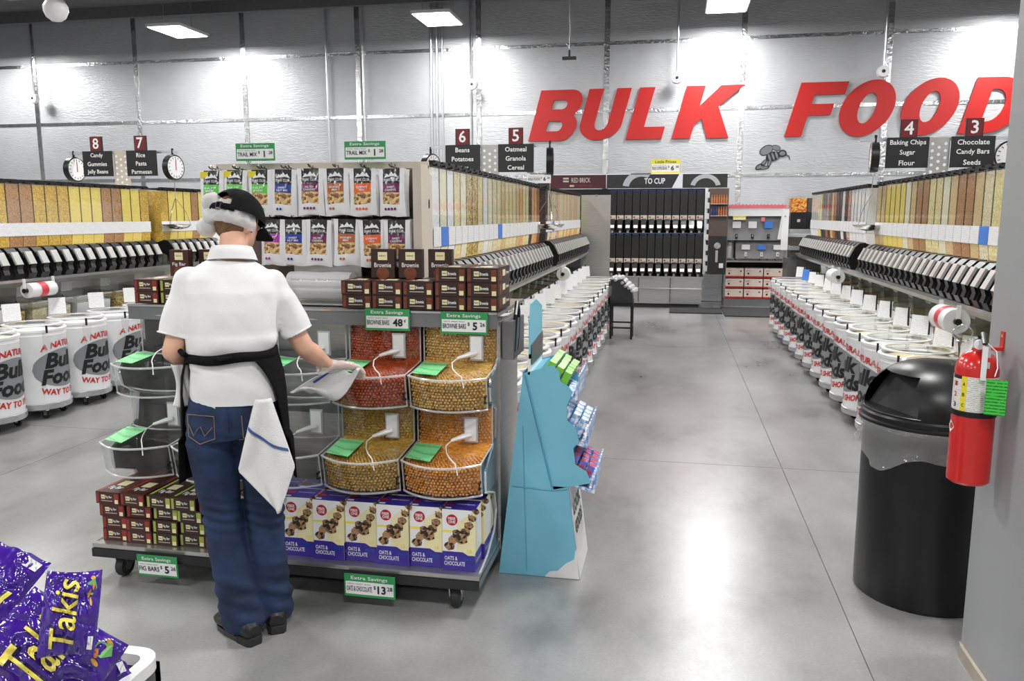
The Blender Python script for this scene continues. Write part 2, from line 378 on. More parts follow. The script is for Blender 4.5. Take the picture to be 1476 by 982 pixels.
# lamps' bodies
for k, (x, y) in enumerate(LAMPS):
    if y < 3: continue
    pos = 'above ' + ('the back wall' if y > 12 else 'the middle of the gondolas' if y > 7 else 'the front display')
    nm = ['far left', 'left', 'middle left', 'middle right', 'far right'][k % 5]
    t = thing('ceiling_light', f'{nm} flat white panel light hanging {pos}', 'light', (x, y, LAMP_Z), group='panel lights')
    MB().box(-.34, -.48, .01, .34, .48, .06, 'lamp_frame').build('housing', t)
    MB().box(-.31, -.45, .0, .31, .45, .012, 'lamp_glow').build('diffuser', t)
    for sx in (-.28, .28): MB().tube([(sx, 0, .06), (sx, 0, .75)], .004, 'chrome', 5).build('hanger', t)
# conduits on the back wall
for x, w_, lb in [(-6.78, .022, 'left of the pair by the brown price rack'), (-6.02, .022, 'just right of the second tall seam'), (-4.64, .028, 'leftmost of the close group under the middle light'), (-4.53, .028, 'second of the close group under the middle light'), (-4.42, .02, 'third of the close group under the middle light'), (-3.86, .02, 'beside the bright seam')]:
    c_ = MB().tube([(x, 15.52, 2.3), (x, 15.52, 5.7)], w_, 'galv', 8).build('conduit'); tag(c_, f'thin galvanised conduit on back wall, {lb}', 'pipe', 'wall conduits')
# pendant sensors
for x, lb in [(-13.29, 'far left, over aisle 8'), (-3.77, 'over the aisle 6 sign'), (.01, 'over the red letter L'), (3.47, 'over the second red letter O')]:
    t = thing('pendant_detector', f'small round white detector hanging on a pipe {lb}', 'detector', (x, 15.3, 4.05), group='round white detectors')
    MB().tube([(0, 0, .05), (0, 0, 1.66)], .018, 'galv', 8).build('pipe', t)
    MB().lathe([(0, .06), (.09, .06), (.1, .03), (.1, -.03), (.05, -.06), (0, -.06)], 'white_plastic', 20, FACE['-y']).lathe([(.03, .065), (.0, .067)], 'black_matte', 12, FACE['-y']).build('head', t)
t = thing('hanging_microphone', 'black T-shaped fitting hanging on a thin wire in front of the foil wall', 'fitting', (-1.52, 12, 3.87))
MB().tube([(0, 0, .04), (.006, 0, .4), (-.006, 0, .8), (0, 0, 1.62)], .008, 'shelf_grey', 6).build('wire', t)
MB().box(-.10, -.03, -.04, .10, .03, 0, 'black_matte').cyl(0, 0, 0, .09, .016, 'black_matte', 10).build('bar', t)
t = thing('dome_camera', 'white globe on a dark bracket hanging at the top left', 'camera', (-7.41, 9, 4.08))
MB().lathe([(0, -.14), (.06, -.13), (.11, -.09), (.14, -.02), (.14, .04), (.10, .11), (.05, .14), (0, .14)], 'white_plastic', 20).build('globe', t)
MB().box(-.7, -.06, .15, .45, .06, .19, 'steel_dark').build('bracket', t)
MB().cyl(0, 0, .13, 1.45, .03, 'steel_dark', 10).build('stem', t)

# ---- BULK FOOD letters ----
def arcs(cx, cy, rx, ry, a0, a1, n): return [(cx+rx*math.cos(R(a0+(a1-a0)*i/n)), cy+ry*math.sin(R(a0+(a1-a0)*i/n))) for i in range(n+1)]
def letter(ch, outs, x0, w, label):
    c = bpy.data.curves.new('l', 'CURVE'); c.dimensions = '2D'; c.fill_mode = 'BOTH'; c.extrude = .02
    for pl in outs:
        sp = c.splines.new('POLY'); sp.points.add(len(pl)-1); sp.use_cyclic_u = True
        for i, (a, b) in enumerate(pl): sp.points[i].co = (a*w + .27*b*.93, b*.93, 0, 1)
    o = bpy.data.objects.new('l', c); SC.collection.objects.link(o); dg = bpy.context.evaluated_depsgraph_get()
    me = bpy.data.meshes.new_from_object(o.evaluated_get(dg)); bpy.data.objects.remove(o)
    me.transform(Matrix.Translation((x0, 15.54, 3.01)) @ FACE['-y']); me.materials.clear(); me.materials.append(MT['letter_red'])
    p = link('wall_letter', me); tag(p, label, 'letter', 'red letters of the wall sign')
Bo = [(0, 0), (.72, 0)]+arcs(.72, .27, .26, .27, -90, 55, 10)+arcs(.70, .745, .27, .255, -50, 90, 10)+[(0, 1)]
Bh1 = [(.33, .19), (.56, .19)]+arcs(.58, .29, .09, .10, -90, 90, 6)+[(.33, .39)]
Bh2 = [(.33, .62), (.55, .62)]+arcs(.57, .71, .09, .09, -90, 90, 6)+[(.33, .80)]
letter('B', [Bo, Bh1, Bh2], -2.74, .86, 'red capital B, first letter of the wall sign')
U = [(0, 1), (0, .32)]+arcs(.5, .32, .5, .32, 180, 360, 16)+[(1, 1), (.66, 1), (.66, .34)]+arcs(.5, .34, .16, .15, 0, -180, 8)+[(.34, 1)]
letter('U', [U], -1.83, .78, 'red capital U between B and L on the wall')
letter('L', [[(0, 0), (1, 0), (1, .24), (.42, .24), (.42, 1), (0, 1)]], -.90, .66, 'red capital L, third letter of the wall sign')
letter('K', [[(0, 0), (.33, 0), (.33, .27), (.43, .38), (.62, 0), (1.0, 0), (.66, .60), (1.0, 1), (.60, 1), (.33, .62), (.33, 1), (0, 1)]], -.06, 1.02, 'red capital K, last letter before the gap')
letter('F', [[(0, 0), (.36, 0), (.36, .39), (.84, .39), (.84, .60), (.36, .60), (.36, .77), (1, .77), (1, 1), (0, 1)]], 1.93, .80, 'red capital F after the gap in the wall sign')
Oo = arcs(.5, .5, .5, .52, 0, 360, 36)[:-1]; Oi = arcs(.5, .5, .165, .28, 0, 360, 24)[:-1]
letter('O', [Oo, Oi], 2.74, .88, 'first red capital O, directly right of the F')
letter('O', [Oo, Oi], 3.76, .88, 'second red capital O, above the aisle 4 sign')
Do = [(0, 0), (.42, 0)]+arcs(.45, .5, .55, .5, -90, 90, 18)+[(0, 1)]; Di = [(.34, .21)]+arcs(.42, .5, .24, .29, -90, 90, 12)+[(.34, .79)]
letter('D', [Do, Di], 4.80, .88, 'red capital D, cut by the grey column')
# ---- bee emblem ----
t = thing('bee_emblem', 'small flat grey bee emblem mounted on the back wall', 'emblem', (1.62, 15.574, 2.45))
def ell(cx, cy, a, b, rot, d, mat, name, n=20):
    pts = [(cx+a*math.cos(u)*math.cos(rot)-b*math.sin(u)*math.sin(rot), cy+a*math.cos(u)*math.sin(rot)+b*math.sin(u)*math.cos(rot)) for u in [2*PI*i/n for i in range(n)]]
    MB().prism(pts, -d, 0, mat, 'y').build(name, t)
ell(.02, .33, .13, .085, .5, .01, 'ink_black', 'wing'); ell(.02, .33, .115, .07, .5, .014, 'bee_grey', 'wing')
ell(.19, .37, .08, .05, -.3, .008, 'ink_black', 'wing'); ell(.19, .37, .068, .04, -.3, .012, 'bee_grey', 'wing')
ell(.14, .22, .13, .085, .35, .02, 'ink_black', 'body')
for q in (-.06, 0, .06): ell(.14+q, .22+q*.4, .018, .075, .35, .026, 'bee_grey', 'stripe')
ell(.30, .27, .075, .065, 0, .024, 'ink_black', 'head'); ell(.30, .27, .05, .04, 0, .03, 'bee_grey', 'face')
for a in ((-.02, .10, .09, .035, .9), (-.08, .04, .09, .05, .5), (-.0, .02, .09, .03, .2), (.08, .1, .07, .03, 1.3)): ell(a[0], a[1], a[2], a[3], a[4], .016, 'ink_black', 'leg'); ell(a[0], a[1], a[2]*.75, a[3]*.6, a[4], .022, 'bee_grey', 'leg')
MB().tube([(.35, -.02, .25), (.42, -.02, .22), (.43, -.02, .16)], .008, 'ink_black', 6).build('feeler', t)
# ---- coffee banners ----
t = thing('header_banner', 'dark banner strip above the coffee bins with brick logo and TO CUP', 'banner', (-1.1, 14.62, 2.09))
MB().box(-1.3, 0, 0, -.14, .03, .235, 'banner_black').build('panel', t)
MB().box(-1.13, -.004, 0, -.07, .03, .235, 'banner_maroon').build('panel', t)
MB().box(-.06, -.004, 0, 1.24, .03, .235, 'banner_black').build('panel', t)
MB().box(1.26, -.004, 0, 2.02, .03, .235, 'banner_black').build('panel', t)
MB().box(-1.3, -.01, .235, 2.08, .03, .25, 'white_paint').box(-.07, -.01, 0, -.06, .03, .235, 'white_paint').build('frame', t)
MB().text('RED BRICK', .34, .085, 'rack_beige', Matrix.Translation((-.52, -.006, .145)) @ FACE['-y'], .01).build('lettering', t)
b_ = MB(); b_.text('ROASTING CO.', .3, .035, 'fig_red', Matrix.Translation((-.46, -.006, .05)) @ FACE['-y'])
b_.box(-.84, -.008, .11, -.74, 0, .14, 'rack_beige').box(-.84, -.008, .16, -.74, 0, .19, 'rack_beige').box(-.72, -.008, .03, -.64, 0, .06, 'rack_beige'); b_.build('lettering', t)
arc = lambda cx, r0, r1, a0, a1, n=14: [(cx+r1*math.cos(R(a0+(a1-a0)*i/n)), r1*.9*math.sin(R(a0+(a1-a0)*i/n))) for i in range(n+1)]+[(cx+r0*math.cos(R(a1+(a0-a1)*i/n)), r0*.9*math.sin(R(a1+(a0-a1)*i/n))) for i in range(n+1)]
MB().prism(arc(.55, .22, .33, 60, 172), -.010, -.004, 'grey_plastic', 'y').build('cup_picture', t)
MB().prism(arc(1.65, .18, .26, 12, 168), -.010, -.004, 'grey_plastic', 'y').build('cup_picture', t)
MB().prism([(1.08, .0), (1.26, .0), (1.26, .235), (1.2, .235)], -.010, -.004, 'white_paint', 'y').build('cup_picture', t)
MB().text('TO CUP', .36, .1, 'ink_white', Matrix.Translation((.78, -.012, .12)) @ FACE['-y'], .02).build('lettering', t)
def price_sign(name, lab, loc, w, h, item, price, cents, rotz=0, head='Extra Savings', hc='sign_green', sub='', tilt=0, group='green price signs'):
    t = thing(name, lab, 'price sign', loc, rotz, group); t.rotation_euler = (tilt, 0, rotz)
    MB().box(-w/2, 0, -h/2, w/2, .004, h/2, hc).build('board', t)
    MB().box(-w/2+.03*w, -.0015, -h/2+.05*w, w/2-.03*w, 0, h/2-.33*h, 'paper').build('card', t)
    F = FACE['-y']; b = MB()
    b.text(head, w*.72, h*.2, 'ink_white' if hc == 'sign_green' else 'ink_black', Matrix.Translation((0, -.003, h*.33)) @ F, .012)
    b.text(item, w*.50, h*.23, 'ink_black', Matrix.Translation((-w*.20, -.003, -h*.13)) @ F, .012)
    b.text('EACH  FRESH  BULK', w*.45, h*.045, 'ink_black', Matrix.Translation((-w*.2, -.003, h*.08)) @ F)
    b.text(price, None, h*.36, 'ink_black', Matrix.Translation((w*.24, -.003, -h*.12)) @ F, .03)
    b.text(cents, None, h*.18, 'ink_black', Matrix.Translation((w*.40, -.003, -h*.04)) @ F, .012)
    if price[0] != '4': b.text('$', None, h*.18, 'ink_black', Matrix.Translation((w*.105, -.003, -h*.03)) @ F, .01)
    b.build('lettering', t); return t
price_sign('price_sign', 'yellow and white bulk coffee bean price sign hung above the coffee banner', (-.14, 14.632, 2.462), .50, .24, 'BULK COFFEE BEANS', '6', '38', head='Little Prices', hc='sign_yellow', group='wall price signs')
price_sign('price_sign', 'small white price sign hanging just under the aisle 5 sign', (-1.30, 7.985, 1.985), .235, .11, 'BULK FOODS', '6', '28', hc='white_card', group='wall price signs')
# ---- coffee bin wall ----
cw = thing('coffee_station', 'long stainless steel counter base and frame holding two rows of coffee bins', 'counter', (-1.1, 14.4, 0))
MB().box(-1.3, .02, .07, 1.64, .75, .53, 'steel').build('base_cabinet', cw)
MB().box(-1.3, -.03, .335, 1.64, .02, .355, 'chrome').build('rail', cw)
MB().box(-1.3, -.02, .53, 1.66, .7, .555, 'steel').build('countertop', cw)
MB().box(-1.25, .05, 0, 1.6, .7, .07, 'black_matte').build('toe_kick', cw)
MB().box(-1.3, .42, .555, 1.68, .5, 2.08, 'black_matte').build('back_board', cw)
MB().box(-1.3, -.0, 1.300, 1.64, .42, 1.312, 'steel_dark').build('shelf', cw)
for x in (-.55, .0, .55, 1.1): MB().box(x-.01, -.005, .1, x+.01, .02, .56, 'steel_dark').build('door_gap', cw)
MB().box(1.645, 0, .6, 1.68, .1, 2.08, 'white_paint').build('upright', cw)
for z in [.65+.18*i for i in range(8)]: MB().box(1.655, -.02, z, 1.72, 0, z+.1, 'paper_print').build('price_tag', cw)
cb = thing('coffee_bin', 'x', 'coffee bin', (0, 14.4, 0), group='black coffee bins')
MB().box(-.062, 0, .30, .062, .4, .74, 'coffee_body').build('hopper', cb)
MB().box(-.055, -.004, .745, .055, .4, .765, 'bottle_blue').build('lid', cb)
MB().box(-.058, -.006, .22, .058, .38, .305, 'coffee_label').text('house blend', .08, .014, 'ink_black', Matrix.Translation((.005, -.008, .25)) @ FACE['-y']).lathe([(.014, 0), (0, .001)], 'choc_brown', 10, Matrix.Translation((-.03, -.008, .27)) @ FACE['-y']).build('label_card', cb)
MB().prism([(0, .24), (-.06, .2), (-.09, .1), (-.09, .04), (0, .02), (.3, .02), (.3, .24)], -.045, .045, 'coffee_body', 'x').build('spout', cb)
MB().prism([(-.125, .075), (-.085, .125), (-.075, .11), (-.11, .065)], -.035, .035, 'white_plastic', 'x').build('lever', cb)
MB().box(-.02, -.02, -.02, .02, 0, .025, 'grey_plastic').build('number_tag', cb)
cb.scale = (1, 1, .935)
freeze(); first = True
for row, z in (('upper', 1.33), ('lower', .58)):
    for i in range(12):
        lb = f'{ORD[i]} black coffee bin from the left in the {row} coffee row'
        loc = (-1.03+.136*i, 14.4, z)
        if first: cb.location = loc; cb['label'] = lb; first = False
        else: dup(cb, lb, loc)
# bagging cabinet right of the coffee bins
t = thing('grinder_cabinet', 'narrow grey cabinet with bottle shelves and a black coffee grinder', 'cabinet', (.62, 14.4, .6))
MB().box(0, .02, .0, .32, .5, 1.47, 'rack_brown').build('body', t)
MB().box(.02, -.12, .02, .30, .1, .66, 'coffee_body').build('grinder', t)
MB().lathe([(.05, 0), (.055, .02), (0, .022)], 'chrome', 16, Matrix.Translation((.15, -.12, .5)) @ FACE['-y']).box(.125, -.15, .22, .165, -.12, .42, 'grey_plastic').box(.19, -.125, .12, .26, -.12, .2, 'paper').build('dial', t)
for z in (1.0, 1.2): MB().box(.02, -.1, z, .30, .02, z+.012, 'grey_plastic').build('shelf', t)
k = 0
for z, nm in ((1.012, 'lower'), (1.212, 'upper')):
    for i in range(7):
        c = 'bottle_blue' if (i < 3 and nm == 'lower') else 'bottle_orange'
        b = MB(); b.lathe([(0, 0), (.016, 0), (.016, .09), (.007, .12), (.007, .15), (0, .15)], c, 10); o = b.build('syrup_bottle', None, (.66+.04*i, 14.34, .6+z))
        tag(o, f'{"blue" if c == "bottle_blue" else "orange-brown"} syrup bottle, {ORD[i]} from the left on the {nm} bottle shelf', 'bottle', 'syrup bottles')
# butter/honey rack (grey dispensers)
t = thing('grinder_station', 'grey two-tier nut butter station with white scalloped canopy', 'rack', (.95, 14.9, 0))
MB().box(0, .0, 0, 1.05, .6, .14, 'freezer_grey').build('base', t)
MB().box(0, .4, .14, 1.05, .6, 1.78, 'steel').build('back_board', t)
for x in (0, 1.02): MB().box(x, .05, .14, x+.03, .6, 1.7, 'steel').build('upright', t)
MB().box(0, -.02, .79, 1.05, .5, .82, 'steel').build('shelf', t)
MB().box(.03, .38, .14, 1.02, .40, .79, 'black_matte').build('recess', t)
MB().box(.02, -.1, 1.60, .98, .3, 1.76, 'white_paint').build('canopy', t)
b = MB(); pts = [(.02+.96*i/32, 1.76+(.025 if i % 2 else .05)) for i in range(33)]
b.prism([(.02, 1.735)]+pts+[(.98, 1.735)], -.106, -.1, 'pink_red', 'y').build('scalloped_edge', t)
for z, x0, x1, lab in ((1.18, .0, 1.0, 'u'), (.86, .17, 1.0, 'l')):
    h = .42 if lab == 'u' else .31
    MB().prism([(-.1, z), (.35, z), (.35, z+h), (.0, z+h)], x0, x1, 'freezer_grey', 'x').build('machine_front', t)
    for i in range(3):
        x = x0+.17+.27*i
        m_ = 'blue_print' if (i == 2 and lab == 'u') or (i == 1 and lab == 'l') else 'paper_print'
        MB().box(x-.07, -.085, z+h*.5, x+.07, -.06, z+h*.78, m_).build('label_card', t)
        MB().box(x-.02, -.14, z+.04, x+.02, -.09, z+.11, 'black_plastic' if lab == 'u' else 'white_plastic').box(x-.008, -.15, z+.06, x+.008, -.14, z+.1, 'chrome').build('tap', t)
MB().box(.1, -.1, 1.53, .32, -.094, 1.60, 'sign_yellow').box(.11, -.102, 1.54, .31, -.1, 1.57, 'paper').build('shelf_tag', t)
MB().box(.58, -.1, 1.51, .64, -.094, 1.58, 'pink_red').build('shelf_tag', t)
MB().cyl(.08, .1, .86, 1.14, .05, 'white_plastic', 14).build('cup_stack', t)
MB().prism([(.86, 1.2), (.98, 1.2), (1.02, 1.66), (.92, 1.66)], -.16, -.12, 'white_paint', 'y').build('towel_roll', t)
for i in range(6):
    o = MB().box(0, 0, 0, .12, .12, .09, 'film_haze').box(-.004, -.004, .09, .124, .124, .1, 'white_plastic').build('plastic_tub', None, (1.14+.135*i, 14.9, .822)); tag(o, f'{ORD[i]} clear plastic tub from the left on the tub shelf', 'tub', 'clear tubs on the nut butter station')
for r_ in range(3):
    for i in range(3):
        o = MB().box(0, 0, 0, .31, .25, .165, 'case_cream').box(-.002, -.002, 0, .312, 0, .03, 'ink_red').build('jar_case', None, (.97+.33*i, 14.88, .145+.185*r_))
        tag(o, f'cream jar case, {ORD[i]} from the left in the {["bottom", "middle", "top"][r_]} layer', 'box', 'cream jar cases')
        MB().text('JARS', .07, .03, 'ink_red', Matrix.Translation((.06, -.003, .12)) @ FACE['-y']).lathe([(.018, 0), (0, .001)], 'choc_brown', 10, Matrix.Translation((.06, -.003, .075)) @ FACE['-y']).lathe([(.016, 0), (0, .001)], 'fig_red', 10, Matrix.Translation((.26, -.003, .115)) @ FACE['-y']).build('print', o)
for (x0, x1, y0, y1, lb) in ((0., .86, 13.6, 14.4, 'dark floor mat in front of the coffee counter'), (.88, 1.85, 13.3, 14.6, 'larger dark floor mat in front of the jar cases')):
    o = MB().box(x0, y0, 0.001, x1, y1, .018, 'mat_dark').build('floor_mat'); tag(o, lb, 'mat')
# stool with black covered bin
t = thing('bar_stool', 'black square-legged stool at the end of the left drum row', 'stool', (-.62, 10.72, 0))
MB().box(-.15, -.15, .44, .15, .15, .475, 'black_plastic').build('seat', t)
for sx in (-1, 1):
    for sy in (-1, 1): MB().box(sx*.135-.014, sy*.135-.014, 0, sx*.135+.014, sy*.135+.014, .44, 'black_plastic').build('leg', t)
for z, y in ((.14, -.135), (.18, .135)): MB().box(-.13, y-.01, z, .13, y+.01, z+.02, 'black_plastic').build('stretcher', t)
for x in (-.135, .135): MB().box(x-.01, -.13, .16, x+.01, .13, .18, 'black_plastic').build('stretcher', t)
o = MB().prism([(-.15, 0), (.15, 0), (.13, .15), (.02, .30), (-.15, .30)], -.13, .13, 'black_matte', 'y').build('folded_bag_holder', None, (-.62, 10.72, .476)); tag(o, 'black bag holder box standing on the black stool', 'holder')
b = MB()
for i in range(7): 
    rr = random.Random(i); x = -.15+.26*(i/6); z = .32-.2*max(0, (i-2)/5)
    b.tube([(x, -.14, z+rr.uniform(-.02, .02)), (x+.05, -.02, z+.02), (x+.04, .12, z)], [.02, .035, .015], 'film_haze', 6)
o = b.build('plastic_bag', None, (-.60, 10.72, .47)); tag(o, 'crumpled clear plastic bag draped over the black holder', 'bag')
# steel end panel of the centre gondola; candy dispenser at the end of the right gondola
o = MB().box(-1.32, 12.0, .55, -.89, 12.03, 1.91, 'steel').box(-1.30, 12.03, 0, -1.26, 12.05, .6, 'steel').box(-.95, 12.03, 0, -.91, 12.05, .6, 'steel').build('end_panel'); tag(o, 'tall brushed steel sheet closing the far end of the left dispenser row', 'panel')
MB().cyl(-1.1, 12.0, 1.88, 1.92, .008, 'chrome', 6).build('bolt', o)
t = thing('candy_dispenser', 'black double candy bin rack with bright sweets at the end of the right row', 'candy dispenser', (1.66, 12.25, 0))
MB().box(0, .0, 0, .46, .5, 1.0, 'steel_dark').build('cabinet', t)
MB().box(0, 0, 1.5, .46, .5, 1.89, 'acrylic').build('hopper', t)
MB().box(.02, .02, 1.52, .225, .3, 1.86, 'g_candy').build('sweets', t)
MB().box(.24, .02, 1.52, .44, .3, 1.86, 'g_dark').build('sweets', t)
MB().prism([(-.01, 1.42), (.4, 1.42), (.4, 1.62), (-.01, 1.66)], .01, .23, 'black_plastic', 'x').prism([(-.01, 1.42), (.4, 1.42), (.4, 1.62), (-.01, 1.66)], .235, .45, 'black_plastic', 'x').build('chute', t)
MB().box(.10, -.02, 1.52, .14, -.01, 1.56, 'grey_plastic').box(.32, -.02, 1.52, .36, -.01, 1.56, 'grey_plastic').build('knob', t)
MB().box(0, -.05, 1.36, .46, .4, 1.42, 'galv').build('shelf', t)
MB().box(0, -.05, 1.12, .46, .4, 1.18, 'galv').build('shelf', t)
for z in (1.18, 1.0): MB().box(.03, -.02, z, .43, .3, z+.12, 'g_dark').build('tray', t)
o = MB().box(1.55, 12.2, 1.12, 1.64, 12.24, 1.7, 'white_paint').build('paper_roll_holder'); tag(o, 'white vertical towel holder beside the candy dispenser', 'holder')
MB().text('A', .03, .03, 'ink_black', Matrix.Translation((1.59, 12.197, 1.6)) @ FACE['-y']).build('mark', o)
# ================= GONDOLAS =================
GC = [(-5.95, 'left', [1]), (-1.8, 'centre', [1]), (2.35, 'right', [-1])]   # centre x, name, faces shown
def gondola(cx, nm, side, ya, yb, near_to):
    t = thing('gondola', f'steel bulk food gondola frame of the {nm} aisle', 'gondola', (cx, ya, 0))
    L_ = yb-ya
    MB().box(-.14, 0, .0, .14, L_, 1.84, 'white_paint').build('core_panel', t)
    for s in ((1, -1) if nm == 'centre' else (side,)):
        b = MB(); x1 = s*.66
        b.prism([(s*.14, 1.02), (s*.56, 1.02), (s*.60, 1.06), (s*.60, 1.085), (s*.14, 1.085)], 0, L_, 'steel', 'y').build('shelf_rail', t)
        MB().prism([(s*.14, .70), (s*.53, .655), (s*.53, .67), (s*.14, .72)], 0, L_, 'steel', 'y').build('lower_deck', t)
        MB().box(min(s*.14, s*.5), 0, .0, max(s*.14, s*.5), L_, .6, 'steel_dark').build('plinth', t)
        y = .02
        while y < L_:
            MB().prism([(s*.14, 1.085), (s*.25, 1.085), (s*.24, 1.2), (s*.14, 1.3)], y, y+.02, 'galv', 'y').build('bracket', t); y += 1.22
    return t
gondola(-5.95, 'left', 1, 4.9, 11.9, 0); gondola(-1.8, 'centre', 1, 4.0, 11.95, 0); gondola(2.35, 'right', -1, 4.0, 12.2, 0)
# ---- gravity dispensers ----
gd = thing('gravity_dispenser', 'clear gravity dispenser with black spout', 'dispenser', (0, 0, 1.09), group='gravity dispensers')
MB().box(-.235, -.067, .352, -.006, .067, .79, 'g_tan').build('contents', gd)
MB().box(-.24, -.0755, .35, 0, -.0725, .805, 'acrylic').box(-.24, .0725, .35, 0, .0755, .805, 'acrylic').box(-.003, -.0725, .35, 0, .0725, .805, 'acrylic').build('hopper', gd)
MB().box(-.24, -.074, .805, .006, .074, .818, 'black_plastic').box(-.03, -.05, .818, .012, .05, .828, 'black_plastic').box(-.01, -.018, .80, .014, .018, .812, 'black_plastic').build('lid', gd)
MB().box(.001, -.073, .352, .004, .073, .462, 'paper_print').build('label_card', gd)
MB().prism([(-.22, .35), (0, .35), (-.012, .255), (-.08, .235)], -.068, .068, 'g_tan', 'y').build('funnel', gd)
MB().prism([(-.10, .245), (-.01, .262), (.045, .255), (.085, .215), (.10, .18), (.02, .10), (-.06, .13)], -.055, .055, 'black_plastic', 'y').prism([(.02, .10), (.10, .18), (.128, .12), (.118, .085), (.132, .045), (.11, .0), (.07, -.004), (.05, .03)], -.045, .045, 'black_plastic', 'y').build('spout', gd)
MB().prism([(.082, .222), (.096, .226), (.146, .122), (.130, .116)], -.036, .036, 'flap_silver', 'y').prism([(.130, .116), (.146, .122), (.134, .083), (.145, .045), (.132, .042), (.12, .084)], -.03, .03, 'black_plastic', 'y').build('flap', gd)
freeze()
def disp_row(x, rz, y0, n, step, pal, rowname, order, blues=(), sp=.155, nearlab=None):
    s = 1 if rz == 0 else -1
    for i in range(n):
        g_, gn = pal[i % len(pal)] if not isinstance(pal, dict) else pal[i]
        lb = f'{gn} dispenser, {ORD[i]} from {order}, {rowname}'
        o = dup(gd, lb, (x, y0+step*sp*i, 1.09), rz, 'gravity dispensers, '+rowname)
        for ch in [c for c in NEW(o)]:
            if ch.name.startswith(('contents', 'funnel')): recolor(ch, {'g_tan': g_})
            if ch.name.startswith('label_card') and i in blues: recolor(ch, {'paper_print': 'blue_print'})
def PAL(s):
    D = dict(p=('g_pasta', 'yellow pasta'), b=('g_brown', 'brown pasta'), y=('g_yellow', 'yellow powder'), t=('g_tan', 'tan meal'), c=('g_cream', 'cream flour'), w=('g_white', 'white flakes'),
             m=('g_mix', 'mixed beans'), o=('g_oat', 'rolled oats'), d=('g_dark', 'dark sweets'), r=('g_orange', 'orange cereal'), k=('g_pink', 'pink sweets'), u=('g_rust', 'rust-brown bits'), e=('g_cereal', 'pale cereal'))
    return [D[ch] for ch in s]
# index 0 is beside the hanging scale
disp_row(-1.30, 0, 7.98, 24, -1, PAL('urrdeerteeeteo'+'cwemmcewcw'), 'near half of the centre aisle face', 'the dial scale', (12, 22))
disp_row(-1.30, 0, 8.52, 21, 1, PAL('dokeokreerererrerrree'), 'far half of the centre aisle face', 'the dial scale', (3,))
disp_row(1.86, PI, 8.02, 22, -1, PAL('ttyyyyctbbeectbbtoeccctb'), 'near half of the right gondola', 'the dial scale', (17,))
disp_row(1.86, PI, 8.52, 21, 1, PAL('wwwwwkdwddurduddycwww'), 'far half of the right gondola', 'the dial scale')
disp_row(-5.45, 0, 7.68, 17, -1, PAL('pyybbyyypppbbppbp'), 'near half of the left gondola', 'the dial scale', (), .145)
disp_row(-5.45, 0, 8.02, 7, 1, PAL('pyyybyt'), 'far half of the left gondola', 'the dial scale', (), .145)
for o_ in NEW(gd): bpy.data.objects.remove(o_)
bpy.data.objects.remove(gd)
# ---- drums ----
RD = .229
def wrapx(z0, arch=0, off=.0035): return lambda x, y, _: ((RD+off)*math.cos(x/RD), (RD+off)*math.sin(x/RD), z0+y+arch*x*x)
dr = thing('food_drum', 'x', 'drum', group='white bulk food drums')
for a in (45, 135, 225, 315):
    b = MB(); x, y = .17*math.cos(R(a)), .17*math.sin(R(a))
    b.lathe([(0, -.012), (.03, -.012), (.033, 0), (.03, .012), (0, .012)], 'rubber', 12, Matrix.Translation((x, y, .033)) @ FACE['-y']).box(x-.012, y-.018, .03, x+.012, y+.018, .085, 'chrome'); b.build('caster', dr)
MB().lathe([(0, .082), (RD+.006, .082), (RD+.011, .088), (RD+.011, .128), (RD+.004, .132), (0, .132)], 'galv', 32).build('dolly', dr)
MB().lathe([(RD-.004, .13), (RD, .134), (RD, .20), (RD, .66), (RD+.004, .675), (RD, .685), (RD, .705)], 'drum_white', 32).build('shell', dr)
ov = MB(); n_ = 40; vs = []; fs = []
for j in range(9):
    for i in range(n_+1):
        u = -1+2*i/n_; hh = math.sqrt(max(0, 1-u*u)); x = u*.265; z = .405+(-1+2*j/8)*hh*.155
        vs.append(((RD+.0015)*math.cos(x/RD), (RD+.0015)*math.sin(x/RD), z))
for j in range(8):
    for i in range(n_): fs.append((j*(n_+1)+i, j*(n_+1)+i+1, (j+1)*(n_+1)+i+1, (j+1)*(n_+1)+i))
ov.add(vs, fs, 'oval_grey', True).build('oval_badge', dr)
b = MB(); b.text('Bulk', .35, .125, 'ink_black', None, .04, .22, wrapx(.472)).text('Foods', .42, .125, 'ink_black', None, .04, .22, wrapx(.340))
b.text('A NATURAL', .40, .05, 'ink_red', None, .03, .15, wrapx(.602, -.75)).text('WAY TO SHOP', .42, .05, 'ink_red', None, .03, .15, wrapx(.208, .65)); b.build('lettering', dr)
MB().lathe([(RD, .70), (RD+.008, .703), (RD+.010, .722), (RD+.002, .727), (RD-.02, .727), (RD-.03, .715)], 'white_plastic', 32).build('rim', dr)
MB().lathe([(RD-.03, .70), (.1, .712), (0, .716)], 'g_oat', 20).build('contents', dr)
MB().lathe([(RD-.012, .727), (RD-.018, .752)], 'film', 28).lathe([(RD-.006, .75), (RD-.006, .758), (RD-.032, .760), (RD-.032, .752), (RD-.006, .75)], 'white_plastic', 28).lathe([(RD-.032, .757), (0, .757)], 'film', 28, smooth=False).build('lid', dr)
MB().box(-.002, -.065, 0, .002, .065, .14, 'paper_print').build('price_card', dr, (-.15, -.02, .775), (0, R(-8), 0))
MB().tube([(-.185, .07, .79), (-.182, .078, .90), (-.178, .09, .93), (-.175, .10, .90), (-.18, .085, .80)], .006, 'black_plastic', 6).build('pen_loop', dr)
b = MB(); a = R(-38); cx, cy = (RD+.035)*math.cos(a), (RD+.035)*math.sin(a)
b.lathe([(.028, .70), (.033, .70), (.03, .60), (.022, .57), (0, .565)], 'film', 12, Matrix.Translation((cx, cy, 0))); b.build('scoop_cup', dr)
